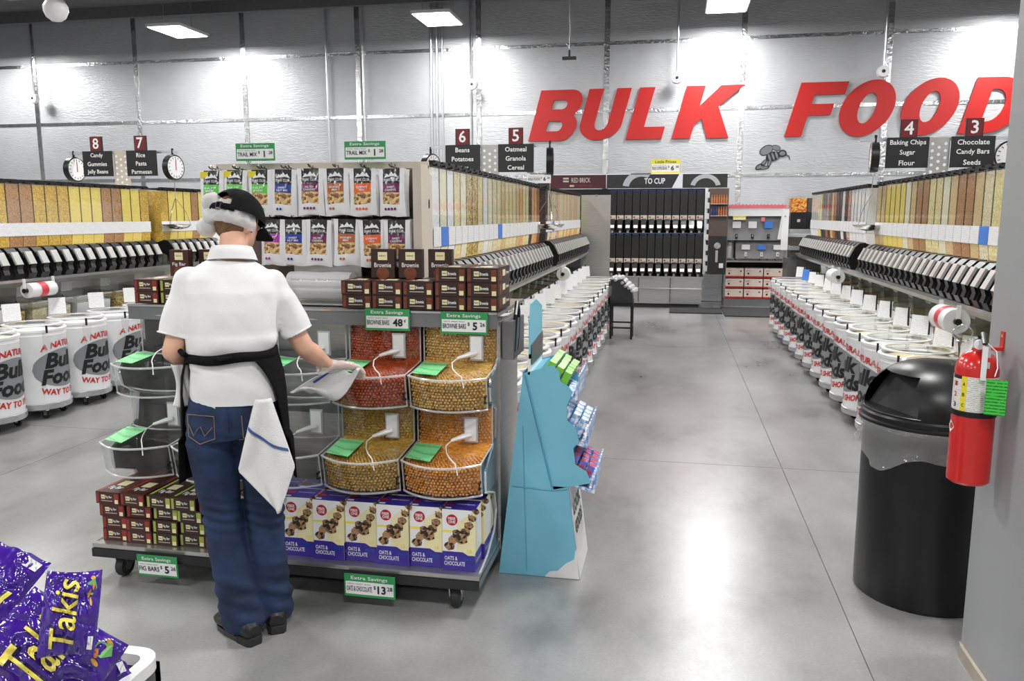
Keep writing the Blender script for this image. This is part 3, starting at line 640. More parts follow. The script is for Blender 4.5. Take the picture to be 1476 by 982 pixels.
MB().box(cx-.006, cy-.006, .70, cx+.006, cy+.006, .76, 'black_plastic').build('clip', dr)
freeze()
def drum_row(x, rz, y0, n, sp, rowname, side, order='the near end'):
    rr = random.Random(int(abs(x)*10))
    for i in range(n):
        o = dup(dr, f'white bulk food drum, {ORD[i]} from {order} of the {rowname}', (x, y0+sp*i, 0), rz+rr.uniform(-.09, .09), 'white bulk food drums, '+rowname)
        fill = rr.choice(['g_oat', 'g_cream', 'g_white', 'g_cereal', 'g_white'])
        for c in NEW(o):
            if c.name.startswith('contents'): recolor(c, {'g_oat': fill})
            if c.name.startswith('price_card'): c.rotation_euler = (0, R(-8), R(42) if abs(rz) > 2 else R(-44))
            if c.name.startswith('price_card') and ((rowname.startswith('left') and i == 1)): recolor(c, {'paper_print': 'green_print'})
            if c.name.startswith('price_card') and ((rowname.startswith('right') and i == 13)): recolor(c, {'paper_print': 'blue_print'})
drum_row(-1.0, 0, 4.23, 15, .5, 'centre gondola row', 1)
drum_row(1.6, PI, 4.6, 15, .5, 'right gondola row', -1)
drum_row(-5.04, .14, 4.6, 10, .486, 'left gondola row', 1)
for o_ in NEW(dr): bpy.data.objects.remove(o_)
bpy.data.objects.remove(dr)
# ---- sloped tier bins behind the drums ----
tb = thing('tier_bin', 'x', 'bin', group='clear tier bins')
b = MB()
for q in ((-.19, -.235, -.187, .235), (.187, -.235, .19, .235), (-.187, -.235, .187, -.232), (-.187, .232, .187, .235)): b.box(q[0], q[1], 0, q[2], q[3], .17, 'acrylic')
b.build('walls', tb)
MB().box(-.19, -.24, .17, .19, .24, .174, 'acrylic').box(.17, -.24, .168, .195, .24, .178, 'acrylic_edge').build('lid', tb)
MB().box(-.182, -.226, .005, .182, .226, .11, 'g_oat').build('contents', tb)
MB().box(.192, -.06, .04, .195, .10, .15, 'paper_print').build('label_card', tb)
MB().box(-.10, -.1, .178, -.096, .04, .30, 'paper_print').build('price_card', tb)
freeze()
def tier(x, rz, y0, n, sp, rowname):
    rr = random.Random(int(abs(x)*77))
    for i in range(n):
        o = dup(tb, f'clear sloped bin under the spouts, {ORD[i]} from the near end of the {rowname}', (x, y0+sp*i, .715), rz, 'clear tier bins, '+rowname)
        o.rotation_euler = (0, R(6), rz)
        fill = rr.choice(['g_oat', 'g_cream', 'g_tan', 'g_cereal', 'g_brown', 'g_white', 'g_mix'])
        for c in NEW(o):
            if c.name.startswith('contents'): recolor(c, {'g_oat': fill})
            if c.name.startswith('label_card') and rowname == 'right gondola' and i == 7: recolor(c, {'paper_print': 'blue_print'})
tier(-1.46, 0, 4.35, 15, .5, 'centre gondola'); tier(2.01, PI, 4.6, 15, .5, 'right gondola'); tier(-5.61, 0, 5.15, 9, .54, 'left gondola')
for o_ in NEW(tb): bpy.data.objects.remove(o_)
bpy.data.objects.remove(tb)
# ---- bag rolls under the spouts ----
def bag_roll(x, y, z, lb, s, r=.062, red=True, L_=.28):
    t = thing('bag_roll', lb, 'bag roll', (x, y, z), group='plastic bag rolls')
    X = Matrix.Rotation(PI/2, 4, 'X')
    MB().lathe([(0, -L_/2), (r, -L_/2), (r, -L_*.14)], 'film_haze', 20, X).lathe([(r, L_*.14), (r, L_/2), (0, L_/2)], 'film_haze', 20, X).lathe([(r, -L_*.14), (r+.001, 0), (r, L_*.14)], 'tape_red' if red else 'film_haze', 20, X).lathe([(0, -L_/2+.004), (r-.004, -L_/2+.004), (r-.004, L_/2-.004), (0, L_/2-.004)], 'paper', 20, X).build('film_roll', t)
    MB().lathe([(0, -L_/2-.03), (.02, -L_/2-.03), (.02, L_/2+.03), (0, L_/2+.03)], 'black_plastic', 10, X).build('core', t)
    for sy in (-1, 1): MB().box(-.012, sy*(L_/2+.02)-.003, -.02, .012, sy*(L_/2+.02)+.003, .10, 'white_plastic').build('hanger', t)
bag_roll(-5.22, 5.88, 1.0, 'white bag roll with red print hanging under the left spouts', 1)
bag_roll(1.66, 5.25, 1.0, 'white bag roll with red print hanging nearest the column', -1, .075)
bag_roll(1.66, 8.75, 1.0, 'clear bag roll under the far right spouts', -1, .07, False)
bag_roll(-1.12, 8.55, 1.0, 'clear bag roll under the far centre spouts', 1, .07, False, .12)
# ---- aisle signs on posts, hanging scales ----
def aisle(cx, a, b, yy, post='steel'):
    t = thing('sign_post', f'perforated metal post between the {a[1].split()[0]} sign and the {b[1].split()[0]} sign', 'post', (cx, yy, 1.84))
    p = MB().box(-.09, 0, 0, .09, .02, .47, post).box(-.66, .022, .44, .66, .04, .47, 'galv'); p.build('post', t)
    hb = MB()
    for j in range(7):
        for i in (-1, 0, 1):
            if i == 0 and j == 6: continue
            hb.lathe([(.014, .0), (0, .0005)], 'ink_white', 10, Matrix.Translation((i*.055, -.001, .04+.062*j+(.03 if i == 0 else 0))) @ FACE['-y'])
    hb.build('holes', t)
    for s, (num, lines) in ((-1, a), (1, b)):
        u = thing('aisle_sign', f'black aisle sign with red number {num} reading {lines.replace(chr(10), ", ")}', 'sign', (cx+s*.27, yy-.012, 1.84+.335), group='aisle signs')
        MB().box(-.178, -.02, -.135, .178, 0, .135, 'sign_black').build('panel', u)
        MB().box(-.072, -.022, .125, .072, 0, .29, 'sign_black').box(-.064, -.0235, .137, .064, -.021, .285, 'sign_red').build('number_plate', u)
        MB().text(num, None, .115, 'ink_white', Matrix.Translation((0, -.026, .215)) @ FACE['-y'], .015).build('number', u)
        lb = MB()
        for k_, ln in enumerate(lines.split('\n')): lb.text(ln, None, .046 if 'g' not in ln and 'y' not in ln else .056, 'ink_white', Matrix.Translation((0, -.023, .085-.088*k_)) @ FACE['-y'], .014)
        lb.build('lettering', u)
aisle(-5.93, ('8', 'Candy\nGummies\nJelly Beans'), ('7', 'Rice\nPasta\nParmesan'), 8.0, 'rack_beige')
aisle(-1.8, ('6', 'Beans\nPotatoes\nSpices'), ('5', 'Oatmeal\nGranola\nCereal'), 8.0)
aisle(2.33, ('4', 'Baking Chips\nSugar\nFlour'), ('3', 'Chocolate\nCandy Bars\nSeeds'), 8.0)
def scale(x, y, z, rz, lb, pan=True):
    t = thing('hanging_scale', lb, 'scale', (x, y, z), rz, group='dial scales')
    X = Matrix.Rotation(PI/2, 4, 'Y')
    MB().lathe([(0, -.035), (.12, -.035), (.135, -.03), (.135, .03), (.128, .038), (.12, .034)], 'black_plastic', 28, X).build('case', t)
    MB().lathe([(.122, .034), (0, .035)], 'paper', 28, X).build('dial', t)
    hb = MB()
    for k in range(16):
        a = 2*PI*k/16; hb.box(.036, -.003, .09, .0375, .003, .11, 'ink_black', Matrix.Rotation(a, 4, 'X'))
    hb.box(.038, -.004, -.03, .040, .004, .085, 'ink_red'); hb.build('needle', t)
    MB().tube([(0, 0, .13), (0, 0, .17), (0, .0, .2)], .012, 'black_plastic', 8).build('hook', t)
    if pan:
        MB().tube([(0, 0, -.13), (.004, 0, -.25), (0, 0, -.33)], .004, 'chrome', 6).build('chain', t)
        b = MB()
        for a in (40, 160, 280): b.tube([(0, 0, -.33), (.10*math.cos(R(a)), .10*math.sin(R(a)), -.48), (.14*math.cos(R(a)), .14*math.sin(R(a)), -.62)], .003, 'chrome', 6)
        b.build('bail', t)
        MB().lathe([(.15, -.61), (.145, -.62), (.11, -.65), (.04, -.665), (0, -.667)], 'chrome', 24).build('pan', t)
scale(-1.20, 8.03, 2.14, R(8), 'dial scale seen edge-on, pan hanging right of the Oatmeal sign')
scale(-2.42, 8.03, 2.10, R(-20), 'dial scale without pan left of the Beans sign', False)
scale(1.80, 8.03, 2.14, R(172), 'dial scale with pan hanging left of the Baking Chips sign')
scale(2.93, 8.03, 2.14, R(-100), 'dial scale without pan right of the Chocolate sign', False)
scale(-5.32, 8.03, 2.13, R(-8), 'round dial scale with pan hanging right of the Rice sign')
scale(-6.54, 8.03, 2.12, R(-4), 'dial scale without pan left of the Candy sign', False)
# ================= WHEELED BULK BIN DISPLAY =================
EX0, EX1 = -2.505, -.725
ed = thing('bin_display', 'wheeled grey steel display with two rows of clear curved bins and a box shelf', 'display', (-1.615, 3.0, 0))
w2 = (EX1-EX0)/2
MB().box(-w2, 0, .115, w2, .95, .155, 'shelf_grey').box(-w2, -.006, .150, w2, .96, .168, 'steel').build('deck', ed)
MB().box(-w2, -.012, .108, w2, -.002, .146, 'black_matte').build('price_rail', ed)
for x, y in ((-w2+.11, .055), (w2-.11, .055), (-w2+.14, .82), (w2-.14, .82)):
    b = MB(); b.lathe([(0, -.018), (.045, -.018), (.05, -.01), (.05, .01), (.045, .018), (0, .018)], 'rubber', 18, Matrix.Translation((x, y, .05)) @ Matrix.Rotation(PI/2, 4, 'Y')).lathe([(0, -.021), (.022, -.021), (.022, .021), (0, .021)], 'chrome', 12, Matrix.Translation((x, y, .05)) @ Matrix.Rotation(PI/2, 4, 'Y'))
    b.prism([(y-.02, .05), (y+.02, .05), (y+.035, .115), (y-.035, .115)], x-.028, x-.023, 'chrome', 'x').prism([(y-.02, .05), (y+.02, .05), (y+.035, .115), (y-.035, .115)], x+.023, x+.028, 'chrome', 'x'); b.build('caster', ed)
MB().box(-w2+.02, .56, .168, w2-.02, .60, 1.16, 'steel').build('back_panel', ed)
for s in (-1, 1):
    x0 = s*(w2-.012)
    prof = [(.62, .17), (.35, .17), (.36, .30), (.30, .42), (.16, .47), (.15, .56), (.24, .60), (.345, .65), (.37, .78), (.33, .80), (.26, .84), (.245, .90), (.27, .94), (.38, .98), (.44, 1.02), (.44, 1.16), (.62, 1.16)]
    MB().prism(prof, x0-.006, x0+.006, 'steel', 'x').build('side_panel', ed)
    MB().tube([(x0, p[0], p[1]) for p in prof[3:15]], .009, 'chrome', 6).build('edge_trim', ed)
MB().box(-w2+.01, .50, .95, w2-.01, .56, .98, 'steel_dark').box(-w2+.01, .45, .70, w2-.01, .5, .76, 'steel_dark').build('bin_rail', ed)
# side sheet of the display toward the aisle
MB().box(w2-.01, .40, .12, w2+.004, .80, 1.16, 'steel').build('side_sheet', ed)
# curved clear guards at the ends of the deck
for s in (-1, 1):
    pts = [(.0, .17), (.9, .17), (.9, .42), (.30, .44), (.42, .38), (.36, .27), (.2, .19)]
    x0 = s*(w2-.004)
    MB().prism([(.02, .168), (.9, .168), (.9, .45), (.18, .46), (.30, .42), (.34, .33), (.30, .25), (.16, .19)], x0-.002, x0+.002, 'acrylic', 'x').build('end_guard', ed)
    MB().tube([(x0, .16, .47), (x0, .30, .42), (x0, .34, .33), (x0, .30, .25), (x0, .16, .19), (x0, .02, .17)], .005, 'acrylic_edge', 6).build('guard_edge', ed)
sh = MB(); sh.box(-w2, .36, 1.185, w2, 1.0, 1.20, 'steel').box(-w2, .352, 1.135, w2, .365, 1.205, 'shelf_grey'); sh.build('top_shelf', ed)
MB().box(-w2, .347, 1.196, w2, .353, 1.204, 'chrome').build('shelf_lip', ed)
# pocket with pens on the side
o = MB().box(0, 0, 0, .05, .26, .17, 'shelf_grey').build('side_pocket', None, (EX1+.008, 3.42, .99)); tag(o, 'small grey steel pocket screwed to the right side of the bin display', 'holder')
o = MB().tube([(0, 0, 0), (.005, .03, .16), (.0, .09, .21), (0, .12, .17), (0, .10, .06), (0, .06, 0)], .010, 'black_plastic', 8).build('cable_loop', None, (EX1+.05, 3.46, 1.02)); tag(o, 'black twisted cord looped out of the side pocket', 'cord')
# ---- one bin ----
BW = .352
def cx_(u, bulge): return -bulge*(1-(2*u)**2)   # plan-view bow of a front
def sheet(path, bulges, mat, n=10, w=BW-.016, mb=None, smooth=True):
    vs = []; fs = []
    for (y, z), bg in zip(path, bulges):
        for i in range(n+1): u = -.5+i/n; vs.append((u*w, y+cx_(u, bg), z))
    for j in range(len(path)-1):
        for i in range(n): fs.append((j*(n+1)+i, j*(n+1)+i+1, (j+1)*(n+1)+i+1, (j+1)*(n+1)+i))
    (mb or MB()).add(vs, fs, mat, smooth); return mb
HP = [(.0, .34), (.0, .158)]; HB = [.05, .05]
LP = [(.0, .158), (-.10, .153), (-.225, .138)]; LB = [.05, .06, .085]
TP = [(-.225, .138), (-.218, .07), (-.20, .0)]; TB = [.085, .085, .08]
bb = thing('bulk_bin', 'x', 'bin')
b = MB(); sheet(HP, HB, 'acrylic', mb=b)
for s in (-1, 1):
    x0 = s*(BW/2-.008)
    b.prism([(.0, .34), (0, .158), (-.225, .138), (-.20, 0), (.15, 0), (.15, .34)], x0-.0015, x0+.0015, 'acrylic', 'x')
b.box(-BW/2+.01, -.02, .34, BW/2-.01, .15, .343, 'acrylic').build('hopper', bb)
b = MB(); sheet(LP, LB, 'acrylic', mb=b); b.build('lid', bb)
b = MB(); sheet(TP, TB, 'acrylic', mb=b)
sheet([(-.20, 0), (.1, 0)], [.08, 0], 'acrylic', mb=b); b.build('tray', bb)
e = MB(); N_ = 12
def edge(path_y, z, bg, r): e.tube([((-.5+i/N_)*(BW-.014), path_y+cx_(-.5+i/N_, bg), z) for i in range(N_+1)], r, 'acrylic_edge', 5)
edge(0, .34, .05, .004); edge(0, .158, .052, .004); edge(-.228, .138, .087, .005); edge(-.201, .0, .08, .0045)
for s in (-1, 1): e.tube([(s*(BW/2-.009), 0, .34), (s*(BW/2-.009), 0, .158), (s*(BW/2-.009), -.225, .138), (s*(BW/2-.009), -.20, 0)], .0035, 'acrylic_edge', 5)
e.build('rim', bb)
lz = lambda y: .163 + (y/-.225)*(-.02)
b = MB(); b.add([(-.155, -.03-.028, lz(-.03)+.006), (-.155, -.215, lz(-.2)+.002), (-.035, -.265, lz(-.25)+.010), (-.035, -.075, lz(-.05)+.008)], [(0, 1, 2, 3)], 'green_print'); b.build('green_card', bb)
MB().box(.055, -.056, .18, .115, -.046, .29, 'grey_plastic').box(.061, -.060, .187, .109, -.055, .283, 'white_plastic').tube([(.085, -.058, .215), (.06, -.075, .21), (.01, -.10, .195)], [.015, .017, .009], 'white_plastic', 8, flat=.7).build('scoop_holder', bb)
coil = [(.01+.05*t+.004*math.cos(t*70), -.10-.05*math.sin(t*PI)+.004*math.sin(t*70), .175-.03*t*2+.0) for t in [i/60 for i in range(61)]]
MB().tube([(.012, -.10, .195), (-.004, -.13, .18), (.012, -.18, .165), (.04, -.23, .158), (.075, -.275, .15), (.09, -.295, .11)], .0026, 'white_plastic', 6).build('cord', bb)
MB().tube([(BW/2-.012, -.2, .03), (BW/2-.012, -.235, .035), (BW/2-.012, -.235, .06), (BW/2-.012, -.2, .06)], .005, 'black_plastic', 6).build('latch', bb)
# contents: a bed with the balls lying against the clear front, hopper and heap
_ico = bmesh.new(); bmesh.ops.create_icosphere(_ico, subdivisions=1, radius=1)
IV = [tuple(v.co) for v in _ico.verts]; IF = [tuple(v.index for v in f.verts) for f in _ico.faces]; _ico.free()
def balls():
    b = MB(); rr = random.Random(3); sp = .0138
    segs = [((.008, .325), (.008, .16), .045, .045), ((.010, .150), (-.205, .120), .05, .075), ((-.208, .112), (-.190, .008), .075, .07)]
    row = 0
    for (a, c, b0, b1) in segs:
        L_ = math.hypot(c[0]-a[0], c[1]-a[1]); n = int(L_/(sp*.87))
        for j in range(n+1):
            t = j/n; y0 = a[0]+(c[0]-a[0])*t; z0 = a[1]+(c[1]-a[1])*t; bg = b0+(b1-b0)*t; m = int((BW-.034)/sp)
            for i in range(m):
                x = -(BW-.034)/2+sp*(i+.5*(row % 2))+rr.uniform(-.002, .002); u = x/(BW-.016)
                y = y0+cx_(u, bg)+.008+rr.uniform(-.0015, .0025); r = sp*.5*rr.uniform(.93, 1.12); z = z0+rr.uniform(-.0015, .0015)
                b.add([(x+r*v[0], y+r*v[1], z+r*v[2]) for v in IV], IF, 'ball_red', True)
            row += 1
    return b.mesh('balls', auto=0)
BALLS = balls()
bed = MB(); sheet([(.018, .325), (.018, .17), (-.185, .11), (-.175, .008)], [.045, .045, .07, .065], 'ball_red', mb=bed, w=BW-.03)
bed.box(-BW/2+.02, .03, .01, BW/2-.02, .14, .32, 'ball_red'); BED = bed.mesh('bed')
cont = link('contents', BED, bb); link('balls', BALLS, cont)['kind'] = 'stuff'
freeze()
cols = ['leftmost', 'second from left', 'middle', 'second from right', 'rightmost']
fill = {(0, 3): ('ball_red', 'reddish brown'), (0, 4): ('ball_gold', 'golden'), (1, 3): ('ball_olive', 'olive gold'), (1, 4): ('ball_orange', 'amber orange')}
for r_, (y, z) in enumerate(((3.40, .815), (3.29, .48))):
    for c_ in range(5):
        f_ = fill.get((r_, c_)); rn = 'upper' if r_ == 0 else 'lower'
        lb = f'clear curved bin full of {f_[1]} round candies, {cols[c_]} in the {rn} row' if f_ else f'empty clear curved bin with green card, {cols[c_]} in the {rn} row'
        o = dup(bb, lb, (EX0+.02+BW*(c_+.5)-.0, y, z), 0, 'curved bulk bins of the wheeled display')
        for ch in NEW(o):
            if ch.name.startswith('contents'):
                if not f_:
                    for g_ in NEW(ch): bpy.data.objects.remove(g_)
                    bpy.data.objects.remove(ch)
                else:
                    recolor(ch, {'ball_red': f_[0]})
                    for g_ in NEW(ch): recolor(g_, {'ball_red': f_[0]})
def rmtree(o):
    for c in [x for x in bpy.data.objects if x.parent == o]: rmtree(c)
    bpy.data.objects.remove(o)
rmtree(bb)
# ---- snack boxes ----
def snack(w, h, d, body, body_top, accents, name, text, logo='black'):
    t = MB().box(-w/2, 0, 0, w/2, d, h, body, fm=[body, body_top, body, body, body, body]).build('snack_box')
    b = MB(); F = FACE['-y']
    def p(x0, z0, x1, z1, m, lift=.0008): b.quad((x0*w, -lift, z0*h), (x1*w, -lift, z0*h), (x1*w, -lift, z1*h), (x0*w, -lift, z1*h), m)
    p(-.47, .08, -.37, .92, accents[0]); p(.28, .08, .46, .88, accents[1]); p(.30, .08, .44, .4, 'oat_cream', .0012)
    p(-.27, .42, -.10, .76, 'oat_cream'); p(-.28, .24, .2, .30, 'rack_beige')
    b.text(text, w*.27, h*.24, 'ink_white', Matrix.Translation((.06*w, -.0014, .58*h)) @ F, .02).text('bakery', w*.13, h*.16, 'ink_black', Matrix.Translation((-.185*w, -.0014, .59*h)) @ F, .01)
    # same print on the right end and the lid
    S = FACE['+x']
    b.quad((w/2+.0008, d*.1, h*.15), (w/2+.0008, d*.3, h*.15), (w/2+.0008, d*.3, h*.85), (w/2+.0008, d*.1, h*.85), accents[0])
    b.quad((w/2+.0008, d*.38, h*.35), (w/2+.0008, d*.6, h*.35), (w/2+.0008, d*.6, h*.8), (w/2+.0008, d*.38, h*.8), 'oat_cream')
    b.text(text, d*.25, h*.25, 'ink_white', Matrix.Translation((w/2+.001, d*.78, h*.55)) @ S, .02)
    b.quad((-w*.2, d*.25, h+.0008), (w*.2, d*.25, h+.0008), (w*.2, d*.42, h+.0008), (-w*.2, d*.42, h+.0008), 'oat_cream')
    b.text(text, w*.55, d*.12, 'ink_white', Matrix.Translation((0, d*.16, h+.001)), .02)
    b.quad((-w*.46, d*.05, h+.0006), (-w*.36, d*.05, h+.0006), (-w*.36, d*.95, h+.0006), (-w*.46, d*.95, h+.0006), accents[0])
    b.quad((w*.30, d*.5, h+.0006), (w*.46, d*.5, h+.0006), (w*.46, d*.9, h+.0006), (w*.30, d*.9, h+.0006), accents[1])
    b.build('print', t); return t
fr_ = snack(.122, .056, .36, 'fig_brown', 'fig_brown', ('fig_red', 'fig_red'), 'fig', 'Fig Bar')
fg_ = snack(.122, .056, .36, 'choc_brown', 'choc_brown', ('fig_green', 'fig_green'), 'fig', 'Fig Bar')
br_ = snack(.138, .062, .25, 'choc_brown', 'choc_brown', ('box_brown2', 'box_brown2'), 'brownie', 'Brownie')
freeze(); rj = random.Random(5)
def put(proto, label, loc, rz, group):
    o = dup(proto, label, loc, rz, group); o['category'] = 'box'; return o
lay = ['bottom', 'second', 'third', 'top']
for c_ in range(6):
    for k in range(4):
        red = c_ < 2 or c_ in (4, 5)
        top = k == 3
        put(fr_ if red else fg_, f'{"red" if red else "green"}-ended fig bar box, {ORD[c_]} column from left, {lay[k]} layer on deck',
            (EX0+.085+.128*c_+(.0 if not top else -.02)+rj.uniform(-.004, .004), 3.035+(0 if not top else -.01)+rj.uniform(-.008, .008), .169+.0575*k), rj.uniform(-.02, .02)+(-.03 if top else 0), 'fig bar boxes on the deck')
# open fig boxes on the top shelf
for c_ in range(4):
    for k in range(2):
        put(fr_ if c_ in (0, 2) else fg_, f'fig bar box on the top shelf, {ORD[c_]} column from left, {["lower", "upper"][k]} layer', (EX0+.075+.135*c_, 3.39, 1.206+.0575*k), rj.uniform(-.02, .02), 'fig bar boxes on the top shelf')
def stand_box(x, y, z, body, txt, lb, w=.10, h=.13, rz=0):
    t = MB().box(-w/2, 0, 0, w/2, .04, h, body).build('display_carton', None, (x, y, z), (0, 0, rz)); tag(t, lb, 'box', 'standing cartons on the top shelf')
    b = MB(); F = FACE['-y']
    b.quad((-.022, -.001, h*.62), (.022, -.001, h*.62), (.022, -.001, h*.9), (-.022, -.001, h*.9), 'oat_cream').text(txt, w*.72, h*.16, 'ink_white', Matrix.Translation((0, -.0015, h*.45)) @ F, .01)
    b.text('bakery', .03, .012, 'ink_black', Matrix.Translation((0, -.0015, h*.77)) @ F).lathe([(.03, 0), (0, .0005)], 'box_brown2', 12, Matrix.Translation((.0, -.0012, h*.16)) @ F); b.build('print', t)
stand_box(-2.36, 3.56, 1.322, 'fig_brown', 'Fig Bar', 'red-brown standing carton on the fig boxes left of the worker')
stand_box(-2.24, 3.62, 1.322, 'choc_brown', 'Fig Bar', 'dark brown standing carton right behind the red-brown one')
# brownie boxes
for c_ in range(5):
    for k in range(2 if c_ < 3 else 3):
        put(br_, f'brownie bar box, {ORD[c_]} column from the left, {["bottom", "middle" if c_ > 2 else "upper", "top"][k]} layer on the shelf', (-1.375+.1435*c_+(.004 if c_ > 2 else 0), 3.385+rj.uniform(-.004, .004), 1.206+.063*k), rj.uniform(-.015, .015), 'brownie bar boxes on the top shelf')
for i, x in enumerate((-1.29, -1.165, -1.03)): stand_box(x, 3.50+.02*i, 1.336, 'choc_brown', 'Brownie', f'standing brownie carton behind the brownie boxes, {ORD[i]} from the left', .11, .13, .05)
for p_ in (fr_, fg_, br_): rmtree(p_)
# oat bar cartons
ow, oh, od = .138, .262, .115
ot = MB().box(-ow/2, 0, 0, ow/2, od, oh, 'oat_cream', fm=['oat_purple', 'oat_purple', 'oat_cream', 'oat_purple', 'oat_cream', 'oat_cream']).build('oat_bar_box')
b = MB(); F = FACE['-y']; L1 = -.0008
b.quad((-ow/2, L1, oh*.80), (0, L1, oh*.80), (ow/2, L1, oh), (-ow/2, L1, oh), 'white_card')
b.add([(-ow/2, L1, 0), (ow/2, L1, 0), (ow/2, L1, oh*.26), (ow*.28, L1, oh*.26), (ow*.12, L1, oh*.31), (-ow/2, L1, oh*.31)], [(0, 1, 2, 3, 4, 5)], 'oat_purple')
b.quad((-ow/2, L1, oh*.311), (-ow*.05, L1, oh*.311), (-ow*.05, L1, oh*.8), (-ow/2, L1, oh*.8), 'white_card')
b.quad((-ow/2, -.001, oh*.62), (-ow*.02, -.001, oh*.62), (-ow*.02, -.001, oh*.66), (-ow/2, -.001, oh*.66), 'oat_yellow')
def bar(cx, cz, s, n):
    for i in range(n):
        r = random.Random(i+int(cx*1e4)); k = s*(1-.1*i)
        q = [(cx+.012*i*s/.04+k*math.cos(a)*(.55+r.uniform(-.1, .1))*.9, -.0016-.0001*i, cz+.62*s*i+k*.42*math.sin(a)*(1+r.uniform(-.15, .15))) for a in [2*PI*j/10 for j in range(10)]]
        b.add(q, [tuple(range(10))], 'oat_picture')
bar(-ow*.27, oh*.40, .046, 3); bar(ow*.10, oh*.52, .050, 5)
b.lathe([(.024, 0), (0, .0002)], 'oat_red', 20, Matrix.Translation((-ow*.20, -.0012, oh*.83)) @ F).text('FIBER', .032, .012, 'ink_white', Matrix.Translation((-ow*.20, -.0022, oh*.855)) @ F, .02).text('ONE', .03, .013, 'ink_white', Matrix.Translation((-ow*.20, -.0022, oh*.80)) @ F, .02)
b.text('36', .022, .016, 'box_brown2', Matrix.Translation((ow*.36, -.0015, oh*.91)) @ F, .01).text('bars', .018, .006, 'fig_red', Matrix.Translation((ow*.36, -.0015, oh*.85)) @ F)
b.text('OATS &', .055, .017, 'ink_white', Matrix.Translation((-ow*.24, -.0015, oh*.20)) @ F, .012).text('CHOCOLATE', .088, .018, 'ink_white', Matrix.Translation((-ow*.13, -.0015, oh*.115)) @ F, .012)
b.quad((ow*.10, -.0014, oh*.17), (ow*.42, -.0014, oh*.17), (ow*.42, -.0014, oh*.22), (ow*.10, -.0014, oh*.22), 'band_blue')
b.text('12', .018, .014, 'oat_yellow', Matrix.Translation((ow*.33, -.0016, oh*.335)) @ F, .02)
xs = ow/2+.0008
b.quad((xs, 0, 0), (xs, od, 0), (xs, od, oh*.30), (xs, 0, oh*.30), 'oat_purple').quad((xs, od*.15, oh*.36), (xs, od*.85, oh*.36), (xs, od*.85, oh*.9), (xs, od*.15, oh*.9), 'paper_print')
b.text('OATS & CHOCOLATE', od*.8, .014, 'ink_white', Matrix.Translation((xs+.0006, od*.5, oh*.15)) @ FACE['+x'], .01)
b.text('OATS & CHOCOLATE', ow*.55, .012, 'ink_white', Matrix.Translation((ow*.12, od*.55, oh+.0012)), .01).add([(-ow*.38+.022*math.cos(a), od*.5+.013*math.sin(a), oh+.001) for a in [2*PI*i/16 for i in range(16)]], [tuple(range(16))], 'oat_red')
b.quad((-ow*.45, od*.08, oh+.001), (-ow*.25, od*.08, oh+.001), (-ow*.25, od*.2, oh+.001), (-ow*.45, od*.2, oh+.001), 'white_card')
b.build('print', ot); freeze()
for i in range(7):
    put(ot, f'purple and yellow oat bar carton, {ORD[i]} from the right in the front row', (EX1-.095-.1425*i, 3.035+.01*(i % 2), .169), rj.uniform(-.03, .03), 'oat bar cartons')
for i in range(7):
    put(ot, f'purple and yellow oat bar carton, {ORD[i]} from the right in the second row', (EX1-.085-.1425*i, 3.165, .169), rj.uniform(-.02, .02), 'oat bar cartons')
put(ot, 'purple and yellow oat bar carton at the right end of the rearmost row', (EX1-.09, 3.30, .169), .01, 'oat bar cartons')
rmtree(ot)
# price signs
price_sign('price_sign', 'green 48 cent brownie bars sign clipped to the top shelf edge', (-1.215, 3.335, 1.165), .205, .095, 'BROWNIE BARS', '48', '¢')
price_sign('price_sign', 'green 5 dollar 26 brownie bars sign clipped to the top shelf edge', (-.868, 3.335, 1.158), .208, .095, 'BROWNIE BARS', '5', '26')
price_sign('price_sign', 'green fig bars sign hanging on the deck edge at the left', (-2.165, 2.965, .100), .195, .098, 'FIG BARS', '5', '26', tilt=.05)
price_sign('price_sign', 'green oats and chocolate 13 dollar sign on the deck edge', (-1.185, 2.965, .098), .222, .098, 'OATS & CHOCOLATE', '13', '28')
price_sign('price_sign', 'green trail mix sign at the left end of the bag rack', (-1.95, 3.60, 1.915), .20, .082, 'TRAIL MIX', '1', '28')
price_sign('price_sign', 'green trail mix sign near the right end of the bag rack', (-1.40, 3.60, 1.915), .20, .082, 'TRAIL MIX', '1', '28')
